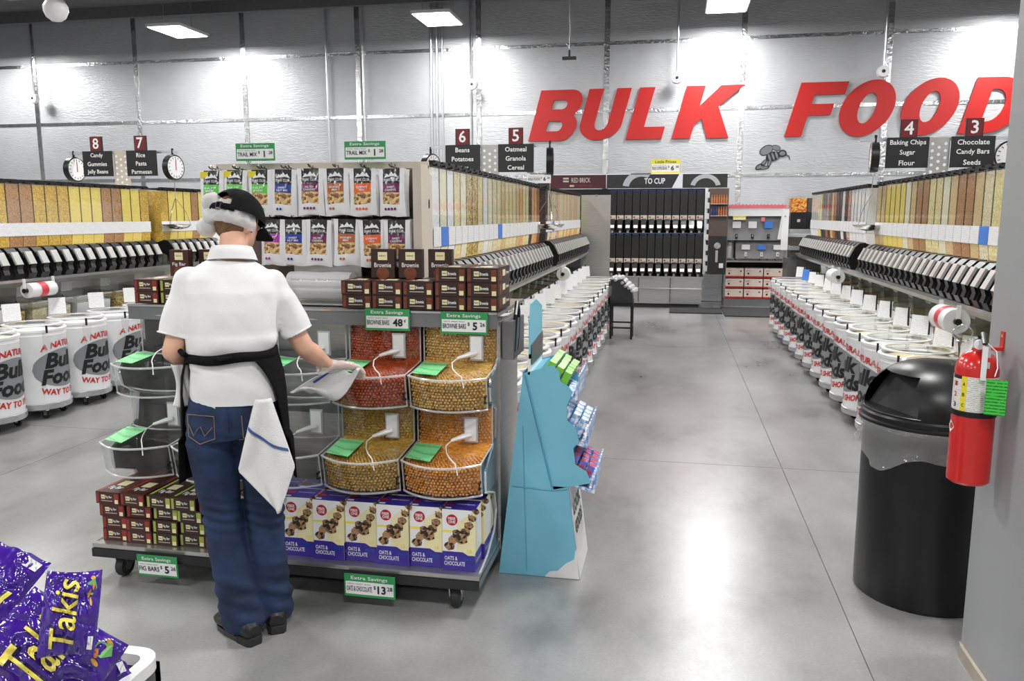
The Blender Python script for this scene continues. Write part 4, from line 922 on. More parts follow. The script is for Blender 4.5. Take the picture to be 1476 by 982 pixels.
# ================= TRAIL MIX RACK =================
rk = thing('bag_rack', 'beige and brown board rack with hooks holding trail mix bags', 'rack', (-1.66, 3.70, 1.206))
pf = [(-.54, 0), (-.54, .66)]+[(.54-.06+.06*math.cos(R(a)), .60+.06*math.sin(R(a))) for a in (90, 60, 30, 0)]+[(.54, 0)]
MB().prism(pf, .0, .03, 'rack_beige', 'y').build('back_board', rk)
MB().box(-.50, -.012, .0, .50, 0, .62, 'rack_brown').build('inner_board', rk)
MB().box(-.54, -.03, .445, .54, -.012, .485, 'rack_brown').box(-.54, -.03, .63, .54, -.012, .66, 'rack_beige').build('rail', rk)
MB().box(.50, -.14, .0, .54, 0, .64, 'rack_beige').build('side_board', rk)
def pouch(w, h, t, seed, mats):
    """stand-up pouch: sealed top, fat gusseted bottom; origin at top centre, hanging down, front to -y"""
    rr = random.Random(seed); b = MB(); n, m = 12, 16; vs = []; fs = []; fm = []
    ph = rr.uniform(0, 6)
    for side in (-1, 1):
        for j in range(m+1):
            v = j/m; z = -h*v; fat = t*(math.sin(min(1, v*1.05)*PI*.62)**1.3); 
            if v > .93: fat *= 1-(v-.93)*5
            for i in range(n+1):
                u = i/n*2-1; ww = w/2*(1-.05*math.sin(v*PI))*(1+.03*v)
                d = fat*(1-abs(u)**2.4)
                d += .0022*math.sin(7*u+9*v+ph)*(1-u*u)+.0016*math.sin(17*v-4*u+ph)*(1-u*u)
                vs.append((u*ww, side*d*(.5) if d > 0 else 0, z+.004*math.sin(u*3+ph)*(v)))
    o_ = (n+1)*(m+1)
    for sd in (0, 1):
        for j in range(m):
            for i in range(n):
                a = sd*o_+j*(n+1)+i; q = (a, a+n+1, a+n+2, a+1) if sd == 0 else (a, a+1, a+n+2, a+n+1)
                u = (i+.5)/n; v = (j+.5)/m
                if sd == 1: mm = 'bag_white'
                elif u < .16 or u > .84: mm = 'bag_white'
                elif v < .30: mm = 'bag_black'
                elif v < .52: mm = mats[0]
                elif v < .78: mm = 'nuts'
                else: mm = 'bag_white'
                fs.append(q); fm.append(mm)
    b.add(vs, fs, 'bag_white', True, None, fm)
    return b
def bagproto(col, c2, txt, seed, ne=False):
    w, h = .128, .215
    o = pouch(w, h, .045, seed, (col, c2)).build('pouch')
    b = MB(); F = FACE['-y']
    front = lambda v: -.0225*(math.sin(min(1, v*1.05)*PI*.62)**1.3)-.0035
    def tx(s, ww, hh, mat, x, v, bold=.015): b.text(s, ww, hh, mat, Matrix.Translation((x, front(v), -h*v)) @ F, bold)
    tx('SNAK CLUB', .07, .012, 'ink_white', 0, .235); tx(txt, .055, .022, 'ink_white', 0, .42)
    b.add([(x*w, front(.12)-.0005, -h*z) for x, z in ((-.28, .19), (-.16, .10), (-.08, .14), (.02, .06), (.10, .12), (.17, .09), (.28, .19), (.1, .16), (-.1, .17))], [tuple(range(9))], 'ink_white')
    for k in range(4 if seed % 2 else 2):
        b.lathe([(.0062, 0), (0, .0003)], col, 10, Matrix.Translation((-.024+.0155*k, front(.85)-.0003, -h*.85)) @ F)
    if ne: b.quad((-w*.45, front(.1)-.001, -h*.16), (-w*.12, front(.1)-.001, -h*.16), (-w*.12, front(.1)-.001, -h*.03), (-w*.45, front(.1)-.001, -h*.03), 'band_yellow')
    b.build('print', o)
    MB().tube([(0, .01, .006), (0, -.012, .010), (0, -.022, .018)], .003, 'black_plastic', 6).build('hook_end', o)
    return o
KP = dict(green=('band_green', 'NUT\nMIX', 'green'), blue=('band_blue', 'SWEET\nNUT MIX', 'blue'), plum=('band_plum', 'SALTED\nCASHEWS', 'plum'), brown=('band_orange_brown', 'HONEY\nMIX', 'orange-brown'), orange=('band_orange', 'CHEWY\nMIX', 'orange'), mag=('band_magenta', 'FRUIT\nMIX', 'magenta'), plum2=('band_plum', 'SWEET\nCASHEWS', 'plum'))
BP = {}
for i, (k, (m_, tx_, _)) in enumerate(KP.items()): BP[k] = bagproto(m_, m_, tx_, 11+i, k == 'green')
freeze()
def hook_row(ys, z, items, rn, depth):
    for j, (x, k) in enumerate(items):
        hk = MB().tube([(0, 0, 0), (0, -.02-.03*depth, .004), (0, -.03-.03*depth, .014)], .003, 'chrome', 6).build('peg_hook', rk, (x+1.66, -.02, z-1.206+.006))
        for d in range(depth):
            pos = ['front', 'second', 'third'][d]
            o = dup(BP[k], f'{KP[k][2]} banded trail mix pouch, {pos} on {ORD[j]} hook from left, {rn} row', (x+rnd.uniform(-.004, .004), ys+.032*d, z+rnd.uniform(-.004, .002)), rnd.uniform(-.14, .14), 'trail mix pouches, '+rn+' row')
            o['category'] = 'bag'; o.rotation_euler = (rnd.uniform(-.03, .05), rnd.uniform(-.035, .035), rnd.uniform(-.14, .14))
hook_row(3.565, 1.832, [(-2.16, 'green'), (-2.04, 'green'), (-1.915, 'green'), (-1.79, 'blue'), (-1.66, 'plum'), (-1.535, 'brown'), (-1.40, 'orange'), (-1.26, 'plum2')], 'upper', 3)
hook_row(3.565, 1.600, [(-1.86, 'mag'), (-1.75, 'blue'), (-1.62, 'plum'), (-1.485, 'brown'), (-1.36, 'orange'), (-1.245, 'plum2')], 'lower', 3)
for p_ in BP.values(): rmtree(p_)
# bag roll on the shelf
X = Matrix.Rotation(PI/2, 4, 'Y'); t = thing('bag_roll', 'big clear plastic bag roll lying in its dispenser beside the worker', 'bag roll', (-1.60, 3.52, 1.295))
MB().lathe([(0, -.155), (.062, -.155), (.064, -.1), (.061, 0), (.065, .08), (.062, .155), (0, .155)], 'film_haze', 24, X).build('film_roll', t)
MB().box(-.17, .07, -.085, .17, .09, .1, 'steel').box(-.17, -.05, -.088, .17, .09, -.08, 'steel').build('bracket', t)
b = MB()
for k in range(3): b.text('BULK FOODS  BULK FOODS', .25, .010, 'grey_plastic', Matrix.Translation((0, -.0655+.006*abs(k-1), .03-.03*k)) @ FACE['-y'], .01)
b.build('print', t)
# ================= TEAL CARDBOARD DISPLAY =================
t = thing('floor_display', 'teal cardboard floor display with tilted trays of travel packs', 'display', (-.72, 3.40, 0))
Z0 = lambda pts: [(x+.72, z) for x, z in pts]
low = Z0([(-.73, .002), (-.36, .002), (-.415, .43), (-.49, .41), (-.62, .94)])
MB().prism([(-.01, .002), (.36, .002), (.305, .43), (.23, .43), (.10, .94)], 0, .34, 'teal', 'y').build('stand', t)
MB().add([(.36, -.002, .002), (.20, -.002, .002), (.225, -.002, .03), (.26, -.002, .035), (.30, -.002, .075), (.335, -.002, .095), (.34, -.002, .14), (.345, -.002, .14)], [tuple(range(8))], 'white_card').add([(.362, 0, .002), (.362, .34, .002), (.305, .34, .44), (.305, 0, .44)], [(0, 1, 2, 3)], 'white_card').build('white_front', t)
b = MB(); Mx = Matrix.Translation((.336, .17, .22)) @ Matrix.Rotation(R(-7.5), 4, 'Y') @ FACE['+x']
MB().text('LOOK', .24, .06, 'ink_black', Mx @ Matrix.Translation((0, .09, 0)), .04).build('lettering', t)
b.text('GOODS', .24, .06, 'ink_black', Mx, .04); b.build('lettering', t)
MB().tube([(.11, -.004, .93), (.235, -.004, .42)], .004, 'teal_fold', 4).tube([(.05, -.002, .42), (.23, -.002, .41), (.30, -.002, .42)], .003, 'teal_fold', 4).tube([(.1, -.001, .7), (.12, -.001, .02)], .002, 'teal_fold', 4).build('fold', t)
body = Z0([(-.62, .935), (-.49, .975), (-.462, .95), (-.455, .905), (-.42, .885), (-.40, .86), (-.425, .80), (-.425, .735), (-.385, .70), (-.37, .64), (-.395, .61), (-.385, .535), (-.335, .505), (-.315, .455), (-.48, .415)])
for y in (0, .335): MB().prism(body, y, y+.005, 'teal', 'y').build('side_wing', t)
MB().prism(Z0([(-.62, .93), (-.55, .95), (-.42, .43), (-.49, .42)]), .005, .335, 'teal', 'y').build('spine', t)
for nm, (x, z, ln) in dict(a=(-.385, .87, 'top'), b=(-.335, .66, 'middle'), c=(-.30, .455, 'bottom')).items():
    MB().prism(Z0([(x-.16, z-.0), (x-.0, z-.05), (x+.012, z+.06), (x+.005, z+.06), (x-.008, z-.035), (x-.16, z+.012)]), .004, .336, 'blue_pack', 'y').build('tray', t)
MB().prism([(0, 1.0), (.0, 1.16), (.03, 1.24), (.17, 1.245), (.33, 1.2), (.34, 1.0)], 0, .006, 'teal', 'x', Matrix.Translation((.125, 0, -.0))).build('header', t)
MB().prism([(.0, .93), (.0, 1.02), (.34, 1.02), (.34, .93)], -.004, .006, 'white_card', 'x', Matrix.Translation((.125, 0, 0))).build('header_base', t)
MB().prism([(.0, .97), (.0, 1.06), (.30, 1.08), (.30, .97)], 0.008, .012, 'steel_dark', 'x', Matrix.Translation((.125, 0.02, 0))).build('header_print', t)
packs = [('green_pack', 'green and white', -.515, .895, 5, 'top'), ('blue_pack', 'pale blue', -.445, .68, 4, 'middle'), ('red_pack', 'red and blue', -.41, .47, 4, 'bottom')]
for mat, cn, x, z, n, tr in packs:
    for i in range(n):
        for k in range(3):
            b = MB(); 
            b.box(-.008, 0, 0, .022, .058, .085 if tr != 'top' else .075, mat); 
            o = b.build('travel_pack', None, (x+.034*k-.012, 3.408+.064*i, z+.028-.022*k), (0, R(25), rnd.uniform(-.06, .06))); tag(o, f'{cn} travel pack, {ORD[i]} from near side, {["back", "middle", "front"][k]} row, {tr} tray', 'pack', f'{cn} travel packs')
            MB().box(-.009, .005, .02, .0235, .053, .035, 'white_card').box(-.009, .01, .05, .0235, .048, .06, 'white_card').build('label', o)
# ================= TRASH CAN =================
t = thing('trash_can', 'tall round black waste bin with domed lid and clear liner', 'trash can', (1.11, 3.60, 0), R(-158))
MB().lathe([(0, .0), (.262, .0), (.27, .02), (.272, .76), (.26, .76)], 'black_plastic', 48).build('can', t)
b = MB(); n = 64
rr = random.Random(2); vs = []; fs = []
for j in range(7):
    for i in range(n):
        a = 2*PI*i/n; dz = .035*math.sin(a*3+1)+.02*math.sin(7*a); z = .765-(.13+dz)*j/6
        r = .293+.007*math.sin(13*a+j*.9)*(j/6)+.006*math.sin(29*a+2*j)*(j/6)+.008*math.sin(j*1.2)
        vs.append((r*math.cos(a), r*math.sin(a), z))
for j in range(6):
    for i in range(n): i2 = (i+1) % n; fs.append((j*n+i, j*n+i2, (j+1)*n+i2, (j+1)*n+i))
b.add(vs, fs, 'liner_film', True).build('liner', t)
b = MB(); b.lathe([(.283, .745), (.288, .75), (.290, .775), (.283, .782), (.285, .80), (.279, .808), (.24, .81)], 'black_plastic', 48).build('lid_rim', t)
# dome with a hooded opening facing local +x
vs = []; fs = []; na, ne_ = 64, 18
for j in range(ne_+1):
    e = PI/2*j/ne_
    for i in range(na):
        a = 2*PI*i/na; vs.append((.272*math.cos(e)**.8*math.cos(a), .272*math.cos(e)**.8*math.sin(a), .805+.215*math.sin(e)))
for j in range(ne_):
    for i in range(na):
        a = 2*PI*(i+.5)/na; a = a-2*PI if a > PI else a; e = PI/2*(j+.5)/ne_
        if abs(a) < R(42)*math.cos(e*.8) and e < R(50): continue
        i2 = (i+1) % na; fs.append((j*na+i, j*na+i2, (j+1)*na+i2, (j+1)*na+i))
b = MB().add(vs, fs, 'black_plastic', True); b.build('dome', t)
fl_ = MB(); fl_.prism([(.275*math.cos(R(a)), .275*math.sin(R(a))) for a in range(-46, 47, 4)]+[(.12, .12), (.12, -.12)], .806, .815, 'black_plastic', 'z')
fl_.add([(.19, -.17, .81), (.19, .17, .81), (.10, .13, .985), (.10, -.13, .985)], [(0, 1, 2, 3)], 'black_matte').tube([(.272*math.cos(R(a))*(1-.0), .272*math.sin(R(a)), .812) for a in range(-42, 43, 6)], .005, 'black_plastic', 6); fl_.build('flap', t)
# ================= FIRE EXTINGUISHER =================
t = thing('fire_extinguisher', 'red fire extinguisher hanging on the grey column with green tag', 'fire extinguisher', (1.0, 2.85, .735), R(-19))
RX = .065
MB().lathe([(0, 0), (RX-.008, 0), (RX, .008), (RX, .385), (RX-.006, .41), (.045, .432), (.022, .445), (.02, .455), (0, .456)], 'ext_red', 32).build('cylinder', t)
MB().lathe([(RX+.0006, .25), (RX+.0006, .365)], 'ext_label', 32, None, R(-190), R(-10)).lathe([(RX+.001, .25), (RX+.001, .365)], 'ext_yellow', 4, None, R(-128), R(-112)).lathe([(RX+.001, .355), (RX+.001, .366)], 'ink_black', 6, None, R(-165), R(-128)).build('label', t)
wr = lambda a0, z0: (lambda x, y, _: ((RX+.0016)*math.cos(a0+x/RX), (RX+.0016)*math.sin(a0+x/RX), z0+y))
for k, ch in enumerate('ABC'): MB().text(ch, .008, .012, 'ink_black', None, .02, 0, wr(R(-120), .34-.035*k)).build('lettering', t)
for k, ch in enumerate('123'): MB().text(ch, .012, .016, 'ink_red' if k < 2 else 'ink_black', None, .02, 0, wr(R(-147), .338-.035*k)).build('lettering', t)
MB().lathe([(RX+.003, .232), (RX+.004, .236), (RX+.004, .246), (RX+.003, .25)], 'black_plastic', 32).build('strap', t)
MB().add([wr(R(-160), .19)(x, y, 0) for x, y in ((-.022, 0), (0, -.022), (.022, 0), (0, .022))], [(0, 1, 2, 3)], 'paper').build('diamond_label', t)
MB().cyl(0, 0, .452, .485, .018, 'chrome', 14).lathe([(.016, -.008), (.016, .008), (0, .01)], 'paper', 14, Matrix.Translation((.0, -.02, .468)) @ FACE['-y']).build('valve', t)
MB().tube([(.0, .02, .49), (.01, -.02, .505), (.015, -.075, .478)], [.009, .011, .008], 'black_plastic', 8, flat=.6).build('handle', t)
MB().box(.02, -.072, .36, .036, -.066, .47, 'white_plastic', Matrix.Rotation(R(-8), 4, 'Z')).box(.022, -.074, .40, .034, -.0715, .42, 'grey_plastic').box(.022, -.074, .435, .034, -.0715, .455, 'grey_plastic').build('hose_nozzle', t)
MB().tube([(-.05+.028*math.cos(a), -.01, .50+.028*math.sin(a)) for a in [2*PI*i/18 for i in range(19)]], .0022, 'chrome', 5).tube([(-.022, -.01, .49), (.01, -.01, .485)], .003, 'chrome', 5).build('pull_ring', t)
MB().tube([(.02, -.01, .475), (.05, -.03, .45), (.056, -.05, .40), (.05, -.07, .375)], .0018, 'white_plastic', 5).build('tag_wire', t)
MB().box(.028, -.082, .262, .086, -.080, .378, 'green_tag', Matrix.Rotation(R(4), 4, 'X')).build('inspection_tag', t)
o = MB().box(-.03, -.012, -.02, .0, .012, -.008, 'ext_red').box(-.004, -.014, -.02, .0, .014, .045, 'ext_red').lathe([(.006, 0), (0, .002)], 'chrome', 8, Matrix.Translation((-.004, 0, .03)) @ FACE['-x']).build('wall_bracket', None, (1.099, 2.93, 1.19)); tag(o, 'small red steel bracket screwed to the column above the extinguisher', 'bracket')
# ================= CHIP BAGS IN DUMP BIN =================
t = thing('dump_bin', 'dark bin with white rim holding purple chip bags', 'bin', (-1.75, 1.28, 0))
hw, hd = .54, .36
for (x0, y0, x1, y1) in ((-hw, -hd, hw, -hd+.02), (-hw, hd-.02, hw, hd), (-hw, -hd, -hw+.02, hd), (hw-.02, -hd, hw, hd)): MB().box(x0, y0, .04, x1, y1, .53, 'steel_dark').build('side_wall', t)
MB().box(-hw, -hd, .02, hw, hd, .04, 'steel_dark').build('floor_board', t)
MB().box(-hw, -hd-.012, .525, hw-.05, -hd+.022, .555, 'white_plastic').box(-hw, hd-.022, .525, hw-.05, hd+.012, .555, 'white_plastic').box(-hw-.012, -hd, .525, -hw+.022, hd, .555, 'white_plastic').box(hw-.022, -hd+.05, .525, hw+.012, hd-.05, .555, 'white_plastic').prism(arcs(hw-.05, hd-.05, .062, .062, 0, 90, 6)+arcs(hw-.05, hd-.05, .028, .028, 90, 0, 6), .525, .555, 'white_plastic', 'z').prism(arcs(hw-.05, -hd+.05, .062, .062, -90, 0, 6)+arcs(hw-.05, -hd+.05, .028, .028, 0, -90, 6), .525, .555, 'white_plastic', 'z').build('rim', t)
for x, y in ((-hw+.03, -hd+.03), (hw-.03, -hd+.03), (-hw+.03, hd-.03), (hw-.03, hd-.03)): MB().cyl(x, y, 0, .04, .02, 'black_plastic', 10).build('foot', t)
def chip_bag(seed, loc, rot, lb, scale_=1.0, text=True):
    w, h, T_ = .235, .30, .085; n, m = 34, 40; rr = random.Random(seed); off = Vector((rr.uniform(0, 50), rr.uniform(0, 50), 0))
    def surf(u, v, side):   # u,v in -1..1
        e = (1-abs(u)**2.6)*(1-abs(v)**3.0); d = T_*.5*max(0, e)**.6
        c1 = noise.noise(Vector((u*1.6, v*1.6, side*3))+off); c2 = noise.noise(Vector((u*4, v*4, side*3))+off)
        d += (abs(c1)*.030-.008+.010*c2-.012*(1-abs(noise.noise(Vector((u*2.5, v*2.5, 7+side))+off)))**6)*max(0, e)**.4
        sw = .010*noise.noise(Vector((u*2, v*3, 1))+off)
        z = side*d+.006*math.sin(u*14+seed)*max(0, abs(v)-.82)*5+sw
        return Vector((u*w/2*(1-.05*math.cos(v*PI/2)), v*h/2*(1-.03*u*u), z))
    vs = []; fs = []
    for side in (1, -1):
        for j in range(m+1):
            for i in range(n+1): vs.append(surf(-1+2*i/n, -1+2*j/m, side))
    o_ = (n+1)*(m+1)
    for sd in (0, 1):
        for j in range(m):
            for i in range(n):
                a = sd*o_+j*(n+1)+i; fs.append((a, a+1, a+n+2, a+n+1) if sd == 0 else (a, a+n+1, a+n+2, a+1))
    b = MB().add(vs, fs, 'bag_purple', True); o = b.build('chip_bag', None, loc, rot, auto=0); o.scale = scale_ if isinstance(scale_, tuple) else (scale_,)*3; tag(o, lb, 'bag', 'purple chip bags')
    def wp(cx, cy, k, lift): 
        def f(x, y, _):
            X_, Y_ = cx+x*math.cos(k)-y*math.sin(k), cy+x*math.sin(k)+y*math.cos(k); u, v = X_/(w/2), Y_/(h/2)
            p = surf(max(-1, min(1, u)), max(-1, min(1, v)), 1); return (p.x, p.y, p.z+lift)
        return f
    def fine(s, ww, hh, mat, cx, cy, k, lift, bold, shear):  # subdivide glyph so that it follows the crumples
        vs_, fs_, asp = glyphs(s, bold, shear); bm = bmesh.new(); V = [bm.verts.new((x*ww, y*hh, 0)) for x, y in vs_]
        for f in fs_:
            try: bm.faces.new([V[i] for i in f])
            except ValueError: pass
        bmesh.ops.triangulate(bm, faces=bm.faces[:])
        for _ in range(4):
            ed_ = [e for e in bm.edges if e.calc_length() > .009]
            if not ed_: break
            bmesh.ops.subdivide_edges(bm, edges=ed_, cuts=1); bmesh.ops.triangulate(bm, faces=bm.faces[:])
        f = wp(cx, cy, k, lift); bm.verts.index_update()
        L_ = [f(v.co.x, v.co.y, 0) for v in bm.verts]; q = [tuple(v.index for v in fc.verts) for fc in bm.faces]; bm.free(); return L_, q
    if text:
        for mat, lift, bold in (('logo_edge', .002, .045), ('logo_yellow', .0035, .008)):
            b = MB(); L_, q = fine('Takis', .195, .13, mat, 0, .03, 0, lift, bold, .25); b.add(L_, q, mat, False); b.build('logo', o)
    b = MB()
    for k in range(4):
        f = wp(.03+.022*k, -.10+.012*math.sin(k*2), rr.uniform(0, 3), .003); L_ = [f(.014*math.cos(a), .006*math.sin(a), 0) for a in [2*PI*i/10 for i in range(10)]]; b.add(L_, [tuple(range(10))], 'flame_orange')
    f = wp(.07, -.10, .7, .004); b.add([f(x, y, 0) for x, y in ((-.02, -.02), (.01, -.026), (.026, .01), (.0, .03), (-.022, .01))], [(0, 1, 2, 3, 4)], 'leaf_green')
    f = wp(-.085, -.12, .0, .003); b.add([f(x, y, 0) for x, y in ((-.018, -.014), (.018, -.014), (.018, .014), (-.018, .014))], [(0, 1, 2, 3)], 'paper_print')
    b.build('print', o); return o
import mathutils
def face_cam(px, tilt, roll): # bag lying with front toward the aisle: yaw px, tilt back, roll about its own normal
    return (Matrix.Rotation(px, 3, 'Z') @ Matrix.Rotation(tilt, 3, 'X') @ Matrix.Rotation(roll, 3, 'Z')).to_euler()
chip_bag(4, (-1.245, 1.35, .715), face_cam(R(44), R(60), R(44)), 'purple chip bag nearest the camera with upright yellow logo', (.72, .80, 1.0))
chip_bag(9, (-1.155, 1.305, .835), face_cam(R(40), R(66), R(80)), 'purple chip bag standing topmost at the right with sideways yellow logo', (.70, .34, .8))
chip_bag(15, (-1.64, 1.56, .70), face_cam(R(30), R(45), R(150)), 'purple chip bag at the upper left edge of the pile', .9)
chip_bag(23, (-1.28, 1.46, .60), face_cam(R(50), R(40), R(110)), 'purple chip bag sunk lowest at the right beside the white rim', (.6, .55, .9))
chip_bag(31, (-1.50, 1.45, .56), face_cam(R(0), R(25), R(30)), 'purple chip bag mostly hidden under the top ones', .9)
chip_bag(37, (-1.40, 1.22, .545), face_cam(R(10), R(20), R(140)), 'purple chip bag at the very bottom left of the pile', .8)
# ================= PERSON =================
YAW = R(20)
pe = thing('person', 'person in white polo shirt, black apron, cap and jeans reaching to a bin', 'person', (-1.6, 2.7, 0), YAW)
def remesh(b, name, voxel, mat, parent, smooth=2, disp=None, cut=None):
    me = b.mesh('tmp', auto=0); o = link('tmp', me); m = o.modifiers.new('r', 'REMESH'); m.mode = 'VOXEL'; m.voxel_size = voxel
    s_ = o.modifiers.new('s', 'SMOOTH'); s_.iterations = smooth; s_.factor = .5
    dg = bpy.context.evaluated_depsgraph_get(); me2 = bpy.data.meshes.new_from_object(o.evaluated_get(dg)); bpy.data.objects.remove(o)
    me2.materials.clear()
    for q in (mat if isinstance(mat, list) else [mat]): me2.materials.append(MT[q])
    me2.update()
    if disp:
        N = [v.normal.copy() for v in me2.vertices]
        for v, nn in zip(me2.vertices, N): v.co += nn*disp(v.co)
    if cut:
        bm = bmesh.new(); bm.from_mesh(me2); dl = [f for f in bm.faces if cut(f.calc_center_median())]; bmesh.ops.delete(bm, geom=dl, context='FACES'); bm.to_mesh(me2); bm.free()
    me2.polygons.foreach_set('use_smooth', [True]*len(me2.polygons)); me2.update(); me2.name = name
    return link(name, me2, parent)
def loft(b, secs, mat='skin', n=28):
    """closed loft of elliptic sections (cx, cy, z, rx, ry, power)"""
    vs = []; fs = []
    for (cx, cy, z, rx, ry, pw) in secs:
        for i in range(n):
            a = 2*PI*i/n; c, s = math.cos(a), math.sin(a); q = (abs(c)**pw+abs(s)**pw)**(-1/pw); vs.append((cx+rx*c*q, cy+ry*s*q, z))
    for j in range(len(secs)-1):
        for i in range(n): i2 = (i+1) % n; fs.append((j*n+i, j*n+i2, (j+1)*n+i2, (j+1)*n+i))
    fs += [tuple(range(n))[::-1], tuple((len(secs)-1)*n+i for i in range(n))]; b.add(vs, fs, mat, True); return b
def ballp(b, c, r, mat='skin', sc=(1, 1, 1), n=16):
    M = Matrix.Translation(c) @ Matrix.Diagonal((*sc, 1))
    b.lathe([(0.0001, -r)]+[(r*math.cos(e), r*math.sin(e)) for e in [R(-75+15*k) for k in range(11)]]+[(0.0001, r)], mat, n, M); return b
def limb(b, pts, rs, mat='skin', n=14, flat=1, up=None):
    b.tube(pts, rs, mat, n, flat=flat, up=up)
    ballp(b, pts[0], rs[0]*.99, mat); ballp(b, pts[-1], rs[-1]*.99, mat); return b
# joints in body space: x right, y forward, z up
SHL, SHR = (-.135, .04, 1.360), (.145, .055, 1.350)
ELL, ELR = (-.20, -.02, 1.125), (.262, .06, 1.115)
WRL, WRR = (-.165, .17, 1.045), (.345, .185, 1.018)
KNL, KNR = (-.072, .035, .485), (.085, .05, .48)
ANL, ANR = (.005, -.035, .10), (.11, .055, .085)
HPL, HPR = (-.085, 0, .86), (.085, 0, .86)
HC = Vector((.018, .135, 1.585))   # head centre
# --- body: one continuous surface, head to ankles with arms and hands ---
b = MB()
loft(b, [(0, .0, .80, .14, .10, 2), (0, 0, .90, .150, .105, 2.2), (0, 0, 1.0, .125, .09, 2), (.003, .0, 1.08, .115, .085, 2), (.005, .01, 1.2, .13, .095, 2.2), (.006, .03, 1.3, .14, .1, 2.3), (.008, .04, 1.36, .13, .08, 2.2), (.01, .05, 1.42, .07, .055, 2)])
limb(b, [(.01, .05, 1.40), (.012, .075, 1.47), (.015, .10, 1.53)], [.06, .052, .052])
for S, E_, W_ in ((SHL, ELL, WRL), (SHR, ELR, WRR)):
    S, E_, W_ = Vector(S), Vector(E_), Vector(W_)
    limb(b, [S, S.lerp(E_, .5), E_], [.040, .041, .038]); limb(b, [E_, E_.lerp(W_, .3), E_.lerp(W_, .75), W_], [.037, .040, .028, .0235])
for H_, K_, A_ in ((HPL, KNL, ANL), (HPR, KNR, ANR)):
    H_, K_, A_ = Vector(H_), Vector(K_), Vector(A_)
    limb(b, [H_, H_.lerp(K_, .5), K_], [.08, .066, .05]); limb(b, [K_, K_.lerp(A_, .35)+Vector((0, -.01, 0)), A_], [.048, .05, .034])
# head: skull, jaw, nose, ears (turned right and bowed)
HR = Matrix.Translation(HC) @ Matrix.Rotation(R(-32), 4, 'Z') @ Matrix.Rotation(R(-22), 4, 'X')
hb = MB(); ballp(hb, (0, -.005, .02), .079, sc=(.95, 1.16, 1.12), n=24); loft(hb, [(0, .035, -.105, .03, .03, 2), (0, .03, -.085, .045, .052, 2), (0, .02, -.05, .062, .072, 2), (0, .01, 0, .07, .085, 2)])
hb.tube([(0, .085, .02), (0, .107, -.022), (0, .092, -.033)], [.008, .014, .010], 'skin', 8); ballp(hb, (0, .085, -.058), .017, sc=(1.3, .6, .5))
for s in (-1, 1): ballp(hb, (s*.074, -.008, -.008), .030, sc=(.32, .7, 1.05)); ballp(hb, (s*.03, .083, .018), .014, sc=(1.2, .5, .7))
b.v += [tuple(HR @ Vector(v)) for v in hb.v]; o_ = len(b.v)-len(hb.v); b.f += [tuple(i+o_ for i in f) for f in hb.f]; b.sm += hb.sm; b.m += hb.m
# hands: palm, four unequal fingers, thumb
def hand(b, W_, dirv, up, side, curl, r=1.0, mat='skin', spread=.006):
    W_, d, u = Vector(W_), Vector(dirv).normalized(), Vector(up).normalized(); u = (u-d*u.dot(d)).normalized(); sdir = d.cross(u).normalized()*side
    P = lambda a, s, t: W_+d*a+sdir*s+u*t
    for s in (-.022, -.008, .008, .022): limb(b, [P(.005, s*.55, 0), P(.045, s, .003), P(.085, s*1.05, 0)], [.0155*r, .0155*r, .0135*r], mat, 10)
    for k, (s, L_) in enumerate(((-.029, .062), (-.010, .074), (.010, .080), (.029, .070))):
        a = 0; p = P(.085, s, 0); pts = [P(.07, s*.95, 0), p]
        for seg, f_ in enumerate((.45, .32, .23)):
            a += curl[seg]*(1+.12*(k-1.5)); p = p+(d*math.cos(a)-u*math.sin(a))*L_*f_+sdir*(s*spread); pts.append(p)
        limb(b, pts, [.0095*r, .0092*r, .0088*r, .008*r, .0068*r], mat, 8)
    limb(b, [P(.02, .022, -.004), P(.045, .045, -.014), P(.068, .050, -.026), P(.088, .044, -.036)], [.014*r, .0125*r, .010*r, .008*r], mat, 8)
hand(b, WRR, (.95, .42, -.10), (-.1, .2, 1), -1, (.35, .5, .3)); hand(b, WRL, (.1, .35, -1), (-1, 0, 0), 1, (.5, .6, .4))
remesh(b, 'body', .0065, 'skin', pe, 2)
# gloves
for W_, dv, up, sd, cu, nm in ((WRR, (.95, .42, -.10), (-.1, .2, 1), -1, (.35, .5, .3), 'r'), (WRL, (.1, .35, -1), (-1, 0, 0), 1, (.5, .6, .4), 'l')):
    g = MB(); hand(g, W_, dv, up, sd, cu, 1.22, 'glove_film'); d = Vector(dv).normalized(); w0 = Vector(W_)
    limb(g, [w0-d*.035, w0-d*.01, w0+d*.02], [.036, .030, .026], 'glove_film')
    remesh(g, 'glove', .004, 'glove_film', pe, 1, lambda p: .0022*noise.noise(p*60)+.0015*noise.noise(p*130), lambda c, w0=w0, d=d: (c-w0).dot(d) < -.045)
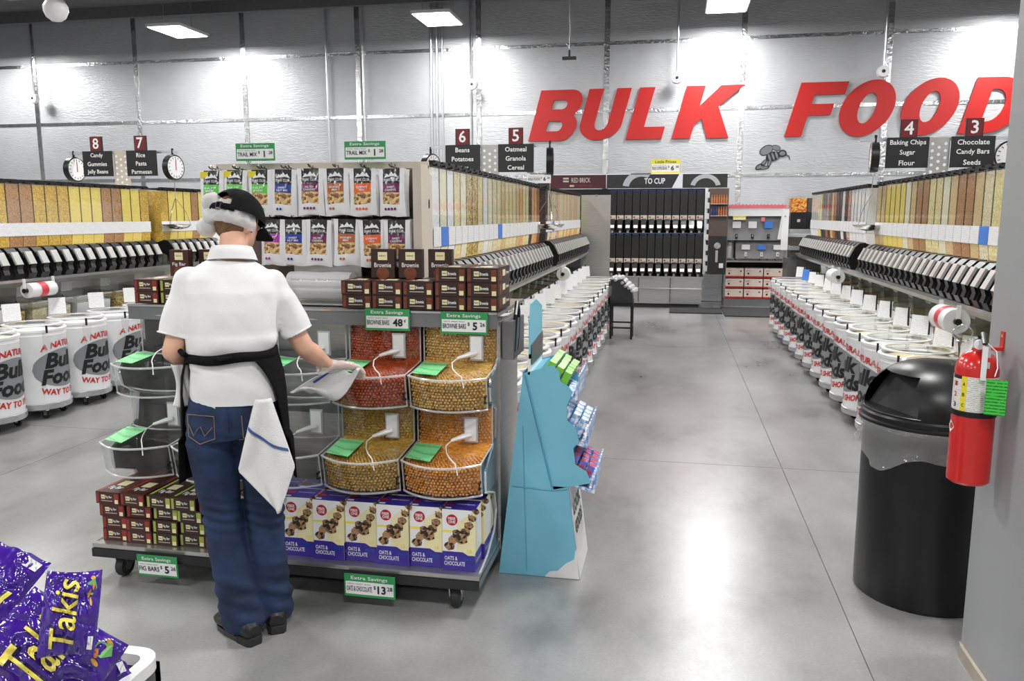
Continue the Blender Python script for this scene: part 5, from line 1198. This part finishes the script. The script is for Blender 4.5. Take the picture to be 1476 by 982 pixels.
# --- polo shirt ---
b = MB()
loft(b, [(.005, -.0, .915, .162, .125, 2.3), (.003, 0, .97, .160, .122, 2.3), (.004, 0, 1.06, .145, .112, 2.2), (.006, .0, 1.11, .144, .112, 2.2), (.006, .005, 1.18, .162, .118, 2.3), (.006, .02, 1.27, .172, .122, 2.4), (.006, .03, 1.34, .176, .115, 2.5), (.006, .04, 1.39, .165, .098, 2.4), (.008, .05, 1.43, .12, .08, 2.2), (.01, .06, 1.455, .082, .07, 2)], 'shirt_white', 40)
SL, SR = Vector((-.138, .04, 1.372)), Vector((.148, .055, 1.362))
for S, e, w in ((SL, Vector((-.196, .0, 1.185)), .068), (SR, Vector((.237, .06, 1.180)), .068)):
    limb(b, [S, S.lerp(e, .35), S.lerp(e, .7), e], [.058, .059, .058, .056], 'shirt_white', 18)
def shirt_d(p):
    f = 0
    f += .007*math.sin(42*(p.z*.9+p.x*.5)+4*noise.noise(p*5))*max(0, noise.noise(p*3.3+Vector((4, 1, 7))))*2
    if p.z < 1.2: f += .006*math.sin(38*p.z+5*p.x+3*noise.noise(p*6))*max(0, min(1, (1.22-p.z)/.1))*(1 if p.z > 1.06 else .35)   # blousing above the apron band
    f += .012*noise.noise(Vector((p.x*7, p.y*7, p.z*5)))+.003*noise.noise(Vector((p.x*16+p.z*9, p.y*16, p.z*9)))
    if p.z > 1.1 and p.z < 1.19: f += .012*math.sin((p.z-1.1)/.09*PI)
    d = (p-Vector((.19, .05, 1.25))).length; f += .006*math.sin(d*95)*math.exp(-(d/.09)**2)
    d = (p-Vector((-.17, .03, 1.24))).length; f += .005*math.sin(d*90+1)*math.exp(-(d/.08)**2)
    return f
def shirt_cut(c):
    if c.z < .932-.05*max(0, -c.x)-.0: return True
    for S, e in ((SL, Vector((-.196, .0, 1.185))), (SR, Vector((.237, .06, 1.180)))):
        t = (c-S).dot((e-S).normalized()); 
        if abs(c.x) > .15 and t > (e-S).length+.004 and (c-e).length < .12: return True
    return False
sh_ = remesh(b, 'polo_shirt', .0075, 'shirt_white', pe, 3, shirt_d, shirt_cut)
# collar: standing band folded over, with a dark tipping line
b = MB(); cvs = []; cf = []; n = 36
for j, (dr_, dz) in enumerate(((.0, .0), (.003, .018), (-.004, .036), (.008, .038), (.018, .012), (.026, -.014))):
    for i in range(n):
        a = 2*PI*i/n; gap = max(0, math.sin(a))**6
        cvs.append((.012+(.066+dr_)*math.cos(a), .066+(.056+dr_)*math.sin(a), 1.463+dz+.012*math.sin(a)*-1-.02*gap*(j > 2)))
for j in range(5):
    for i in range(n): i2 = (i+1) % n; cf.append((j*n+i, j*n+i2, (j+1)*n+i2, (j+1)*n+i))
b.add(cvs, cf, 'shirt_white', True).build('collar', sh_, auto=0)
MB().tube([Vector(cvs[5*n+i])+Vector((0, 0, .001)) for i in range(n)]+[Vector(cvs[5*n])], .0018, 'shelf_grey', 5).build('tipping', sh_)
for e, dv, r_ in ((Vector((-.197, -.002, 1.182)), Vector((-.28, -.2, -.94)), .0565), (Vector((.238, .06, 1.177)), Vector((.43, .02, -.9)), .0565)):
    dv.normalize(); u = dv.cross(Vector((0, 1, 0))).normalized(); w = dv.cross(u)
    MB().tube([e+u*r_*math.cos(a)+w*r_*math.sin(a) for a in [2*PI*i/28 for i in range(29)]], .0035, 'shirt_white', 6).build('sleeve_hem', sh_)
# --- jeans ---
b = MB()
loft(b, [(0, 0, .80, .150, .115, 2.2), (0, .0, .86, .160, .120, 2.3), (0, 0, .93, .158, .115, 2.3), (0, 0, .99, .145, .105, 2.2)], 'denim', 36)
limb(b, [(-.085, -.005, .87), (-.088, 0, .76), (-.082, .02, .62), (-.070, .03, .49), (-.050, .01, .34), (-.020, -.015, .20), (.004, -.03, .075)], [.088, .090, .082, .074, .074, .080, .086], 'denim', 22)
limb(b, [(.085, .0, .87), (.092, .005, .76), (.092, .03, .62), (.090, .04, .48), (.095, .03, .34), (.102, .03, .20), (.110, .04, .07)], [.088, .088, .080, .072, .068, .068, .074], 'denim', 22)
def den(p):
    f = .0045*noise.noise(Vector((p.x*9, p.y*9, p.z*16)))+.003*noise.noise(Vector((p.x*14+p.z*8, p.y*14, p.z*30)))
    k = math.exp(-((p.z-.48)/.07)**2); f += .0045*k*math.sin(p.z*150+p.x*30)
    k = math.exp(-((p.z-.80)/.04)**2); f += .004*k*math.sin(p.z*130+p.x*25)
    k = math.exp(-((p.z-.16)/.08)**2); f += .005*k*math.sin(p.z*95+p.x*35+p.y*20)
    return f
je = remesh(b, 'jeans', .0075, 'denim', pe, 2, den, lambda c: c.z < .035)
# back pocket, stitching, seams
def bk(x, z, off=.004): # point on the seat surface at the back
    rx, ry = .160, .120; u = min(.98, abs(x)/rx); y = -ry*(1-u**2.3)**(1/2.3); y2 = -math.sqrt(max(0, .089**2-(abs(x)-.086)**2)) if abs(abs(x)-.086) < .089 else 0
    return Vector((x, min(y if z > .83 else y*.5-.05, y2-.003)-off-.003, z))
pk = [(-.150, .90), (-.148, .82), (-.105, .795), (-.050, .815), (-.048, .90)]
MB().tube([bk(x, z) for x, z in pk]+[bk(*pk[0])], .0016, 'denim_thread', 5).build('pocket_stitching', je)
MB().tube([bk(x, z) for x, z in ((-.148, .865), (-.128, .825), (-.112, .850), (-.100, .860), (-.086, .825), (-.055, .86))], .0015, 'denim_thread', 5).build('pocket_emblem', je)
MB().tube([bk(x, z) for x, z in ((.048, .90), (.050, .815), (.105, .795), (.148, .82), (.150, .90))], .0016, 'denim_thread', 5).build('pocket_stitching', je)
MB().tube([bk(0, z, .003) for z in (.93, .90, .86, .83)], .0025, 'denim', 5).build('seat_seam', je)
# --- shoes ---
def shoe(A, yaw, nm):
    M = Matrix.Translation((A[0], A[1], 0)) @ Matrix.Rotation(yaw, 4, 'Z'); b = MB()
    secs = [(-.075, .028, .055), (-.06, .038, .075), (-.02, .042, .085), (.03, .042, .072), (.09, .048, .052), (.14, .046, .042), (.175, .032, .034), (.19, .012, .026)]
    vs = []; fs = []; n = 18
    for (y, w, h) in secs:
        for i in range(n): a = 2*PI*i/n; vs.append((w*math.cos(a), y, max(.018, .018+h*.5+h*.5*math.sin(a))))
    for j in range(len(secs)-1):
        for i in range(n): i2 = (i+1) % n; fs.append((j*n+i2, j*n+i, (j+1)*n+i, (j+1)*n+i2))
    fs += [tuple(range(n)), tuple((len(secs)-1)*n+i for i in range(n))[::-1]]
    b.add(vs, fs, 'shoe', True, M); o = b.build('shoe', pe)
    out = [(-.034, -.07), (-.022, -.085), (.022, -.085), (.034, -.07), (.044, -.02), (.050, .08), (.046, .14), (.026, .185), (0, .2), (-.026, .185), (-.046, .14), (-.050, .08), (-.044, -.02)]
    out = [(x*.86, y*.93) for x, y in out]
    MB().prism(out, 0, .022, 'shoe', 'z', M).build('sole', o)
    MB().prism([(-.034, -.07), (-.022, -.085), (.022, -.085), (.034, -.07), (.040, -.01), (-.040, -.01)], .0, .030, 'black_matte', 'z', M).build('heel', o)
shoe((.004, -.055), R(40), 'l'); shoe((.112, .035), R(10), 'r')
# --- apron: band, bow-side drapes, front bib skirt ---
def arnd(a, z, off): # ellipse round the hips; a=0 at back centre, + to the right
    k = (z-.7)/.45; rx = .178-.012*max(0, k-.6)*2+(.012 if z < .8 else 0)+off; ry = .134+off
    return Vector((.004+rx*math.sin(a), -ry*math.cos(a), z))
b = MB(); n = 60; vs = []; fs = []
for (dz, off) in ((.022, -.006), (.02, .010), (-.012, .012), (-.016, .0)):
    for i in range(n):
        a = 2*PI*i/n; z = 1.105+dz+.008*math.sin(a)-.01*math.cos(a)*0+.003*math.sin(5*a); vs.append(arnd(a, z, off-.014*1))
for j in range(3):
    for i in range(n): i2 = (i+1) % n; fs.append((j*n+i, j*n+i2, (j+1)*n+i2, (j+1)*n+i))
apr = MB().add(vs, fs, 'black_cloth', True).build('apron_band', pe, auto=0)
def drape(a_top, a_bot, zt, zb, name, right):
    n, m = 30, 24; vs = []; fs = []
    for j in range(m+1):
        v = j/m; z = zt+(zb-zt)*v; a0 = a_top+(a_bot-a_top)*(v**.45 if right else v**.8); a1 = PI
        for i in range(n+1):
            a = a0+(a1-a0)*i/n; s = a if right else -a
            p = arnd(s, z, .006-.014*max(0, 1-v*6)+.006*math.sin(a*14)*v+.015*v*max(0, 1-abs(a-PI/2)))
            vs.append(p)
    for j in range(m):
        for i in range(n): q = (j*(n+1)+i, j*(n+1)+i+1, (j+1)*(n+1)+i+1, (j+1)*(n+1)+i); fs.append(q)
    o = MB().add(vs, fs, 'black_cloth', True).build(name, apr, auto=0); md = o.modifiers.new('t', 'SOLIDIFY'); md.thickness = .004; return o
drape(R(20), R(86), 1.115, .62, 'skirt', True); drape(R(66), R(84), 1.115, .62, 'skirt', False)
MB().tube([arnd(R(4), 1.112, .0), (.03, -.145, 1.118), (-.01, -.142, 1.112), (-.03, -.14, 1.118)], .006, 'black_cloth', 6).tube([(-.145, -.05, 1.115), (-.152, -.075, 1.123), (-.165, -.06, 1.135)], .010, 'black_cloth', 6).build('knot', apr)
# --- hip towel ---
def cloth(name, f, nu, nv, mat, parent, lab=None, th=.004, smat=None):
    vs = [f(i/nu, j/nv) for j in range(nv+1) for i in range(nu+1)]; fs = []; fm = []
    for j in range(nv):
        for i in range(nu): fs.append((j*(nu+1)+i, j*(nu+1)+i+1, (j+1)*(nu+1)+i+1, (j+1)*(nu+1)+i)); fm.append(smat(i/nu, j/nv) if smat else mat)
    o = MB().add(vs, fs, mat, True, None, fm).build(name, parent, auto=0); md = o.modifiers.new('t', 'SOLIDIFY'); md.thickness = th; return o
def tow(u, v):
    # narrow bunch at the apron string, opening to a lopsided point below
    zt = .965; L = Vector((.105, -.150, zt)).lerp(Vector((.035, -.165, .71)), min(1, v/.62)) if v < .62 else Vector((.035, -.165, .71)).lerp(Vector((.165, -.165, .545)), (v-.62)/.38)
    Rr = Vector((.155, -.135, zt)).lerp(Vector((.228, -.13, .70)), min(1, v/.62)) if v < .62 else Vector((.228, -.13, .70)).lerp(Vector((.175, -.160, .545)), (v-.62)/.38)
    p = L.lerp(Rr, u); p.y -= .016*math.sin(u*PI)*(1)+.010*math.sin(u*9+v*3)*min(1, v*2+.2); return p
t_ = cloth('hip_towel', tow, 26, 30, 'towel_white', None, )
MB().add([tuple(tow(i/20, .34+.22*(i/20-.5)+d)+Vector((0, -.011, 0))) for d in (0, .028) for i in range(21)], [(i, i+1, i+22, i+21) for i in range(20)], 'towel_blue').build('stripe', t_)
t_.location = pe.location; t_.rotation_euler = pe.rotation_euler; tag(t_, 'white towel with thin blue stripe hanging from the apron string at the right hip', 'towel')
# --- cleaning cloth in right hand, cloth in left hand ---
hnd = Vector(WRR)+Vector((.95, .42, -.10)).normalized()*.07
def rag(u, v):
    p = hnd+Vector((-.19*v+.10*(u-.4), -.02+.02*v-.05*(u-.5)*(1-v), -.015-.085*v-.07*u*math.sin(PI*min(1, v*1.1))+.012*math.sin(u*8+v*4)))
    p.y -= .022*math.sin(u*PI*2+v*5)*(.4+v*.6); return p
t_ = cloth('cleaning_cloth', rag, 24, 24, 'towel_white', None, )
MB().add([tuple(rag(u, .05+.5*i/20)+Vector((0, -.011, .006))) for u in (.10, .15) for i in range(21)], [(i, i+1, i+22, i+21) for i in range(20)], 'towel_blue').build('stripe', t_)
t_.location = pe.location; t_.rotation_euler = pe.rotation_euler; tag(t_, 'white wiping cloth with blue edge held in the gloved right hand', 'cloth')
lh = Vector((-.182, .10, 1.055))
def rag2(u, v): 
    w = .030*(1-.55*math.sin(v*PI))+.022*v; return lh+Vector((w*(2*u-1)+.012*v, -.02*math.sin(u*PI)-.01*math.sin(u*9)-.10+.03*v, .02-.165*v))
t_ = cloth('held_cloth', rag2, 14, 20, 'towel_white', None); t_.location = pe.location; t_.rotation_euler = pe.rotation_euler; tag(t_, 'narrow white cloth hanging down from the left hand', 'cloth')
# --- hair, hairnet, bun, cap (head space) ---
def headobj(b, name, parent, mat_disp=None, auto=0):
    for i, v in enumerate(b.v): b.v[i] = tuple(HR @ Vector(v))
    return b.build(name, parent, auto=auto)
b = MB(); vs = []; fs = []; na, nb = 40, 22
def shell(r, a0, e0, e1, bump, mat, fn=None):
    vs = []; fs = []
    for j in range(nb+1):
        e = e0+(e1-e0)*j/nb
        for i in range(na+1):
            a = -a0+2*a0*i/na      # a=0 at back
            q = Vector((math.sin(a)*math.cos(e)*.95, -math.cos(a)*math.cos(e)*1.16, math.sin(e)*1.12)); k = r+bump(a, e, q)
            vs.append(Vector((0, -.005, .02))+q*k)
    for j in range(nb):
        for i in range(na): fs.append((j*(na+1)+i, j*(na+1)+i+1, (j+1)*(na+1)+i+1, (j+1)*(na+1)+i))
    return MB().add(vs, fs, mat, True)
hr = headobj(shell(.083, R(112), R(-62), R(80), lambda a, e, q: .002*noise.noise(q*20), 'hair'), 'hair', pe)
hn = headobj(shell(.087, R(98), R(-26), R(26), lambda a, e, q: (.10*abs(noise.noise(Vector((q.x*6, q.y*6, q.z*3))))+.055*math.sin(a*15+5*noise.noise(q*3)))*.07*math.cos(e)+.010*math.exp(-((e+.35)/.25)**2), 'net'), 'hairnet', pe)
b = MB()
for c, r in (((-.052, -.088, .052), .038), ((-.066, -.070, -.038), .040), ((-.040, -.092, -.005), .030)):
    ballp(b, c, r, 'net', (1, .9, 1), 20)
for i, v in enumerate(b.v): q = Vector(v); b.v[i] = tuple(q+Vector((noise.noise(q*60), noise.noise(q*60+Vector((9, 0, 0))), noise.noise(q*60+Vector((0, 9, 0)))))*.005)
headobj(b, 'net_bulge', hn)
b = MB(); ballp(b, (-.052, -.086, .052), .030, 'hair', (1, .9, 1)); ballp(b, (-.060, -.068, -.034), .030, 'hair'); headobj(b, 'bun', hr)
# cap crown with the back opening, strap, buckle, brim
na, nb = 56, 20; vs = []; fs = []
for j in range(nb+1):
    e = R(2)+(R(90)-R(2))*j/nb
    for i in range(na):
        a = 2*PI*i/na; q = Vector((math.sin(a)*math.cos(e)*.97, -math.cos(a)*math.cos(e)*1.18, math.sin(e)*1.14)); vs.append(Vector((0, -.003, .022))+q*(.0985+.002*math.sin(6*a)*math.cos(e)**2))
for j in range(nb):
    for i in range(na):
        a = 2*PI*(i+.5)/na; a = a-2*PI if a > PI else a; e = 2+88*(j+.5)/nb
        if (a/R(34))**2+((e-8)/30)**2 < 1: continue
        i2 = (i+1) % na; fs.append((j*na+i, j*na+i2, (j+1)*na+i2, (j+1)*na+i))
cap = headobj(MB().add(vs, fs, 'black_cloth', True), 'cap', pe)
b = MB(); b.tube([(.094*.97*math.sin(R(a)), -.003-.094*1.18*math.cos(R(a)), .030) for a in range(-42, 43, 7)], .012, 'black_cloth', 8, flat=.35, up=(0, -1, 0)); headobj(b, 'strap', cap)
b = MB()
for z in (.018, .040): b.box(.000, -.120, z, .024, -.112, z+.003, 'chrome')
for x in (.000, .021): b.box(x, -.120, .018, x+.003, -.112, .043, 'chrome')
headobj(b, 'buckle', cap)
vs = []; fs = []; n = 24
for j in range(7):
    t = j/6
    for i in range(n+1):
        a = R(-62)+R(124)*i/n; r0x, r0y = .092, .110; ext = .078*math.cos(a*.9)*t
        vs.append((math.sin(a)*(r0x+ext*.25), math.cos(a)*r0y+ext-.003, .022-.02*t*t-.016*(math.sin(a)**2)*(.4+t)))
for j in range(6):
    for i in range(n): fs.append((j*(n+1)+i, j*(n+1)+i+1, (j+1)*(n+1)+i+1, (j+1)*(n+1)+i))
o = headobj(MB().add(vs, fs, 'black_cloth', True), 'brim', cap); md = o.modifiers.new('t', 'SOLIDIFY'); md.thickness = .004
# eyes and brows
b = MB()
for s in (-1, 1): ballp(b, (s*.031, .083, .014), .009, 'ink_white', (1.2, .7, .8)); ballp(b, (s*.031, .0885, .014), .004, 'ink_black')
headobj(b, 'eye', pe)
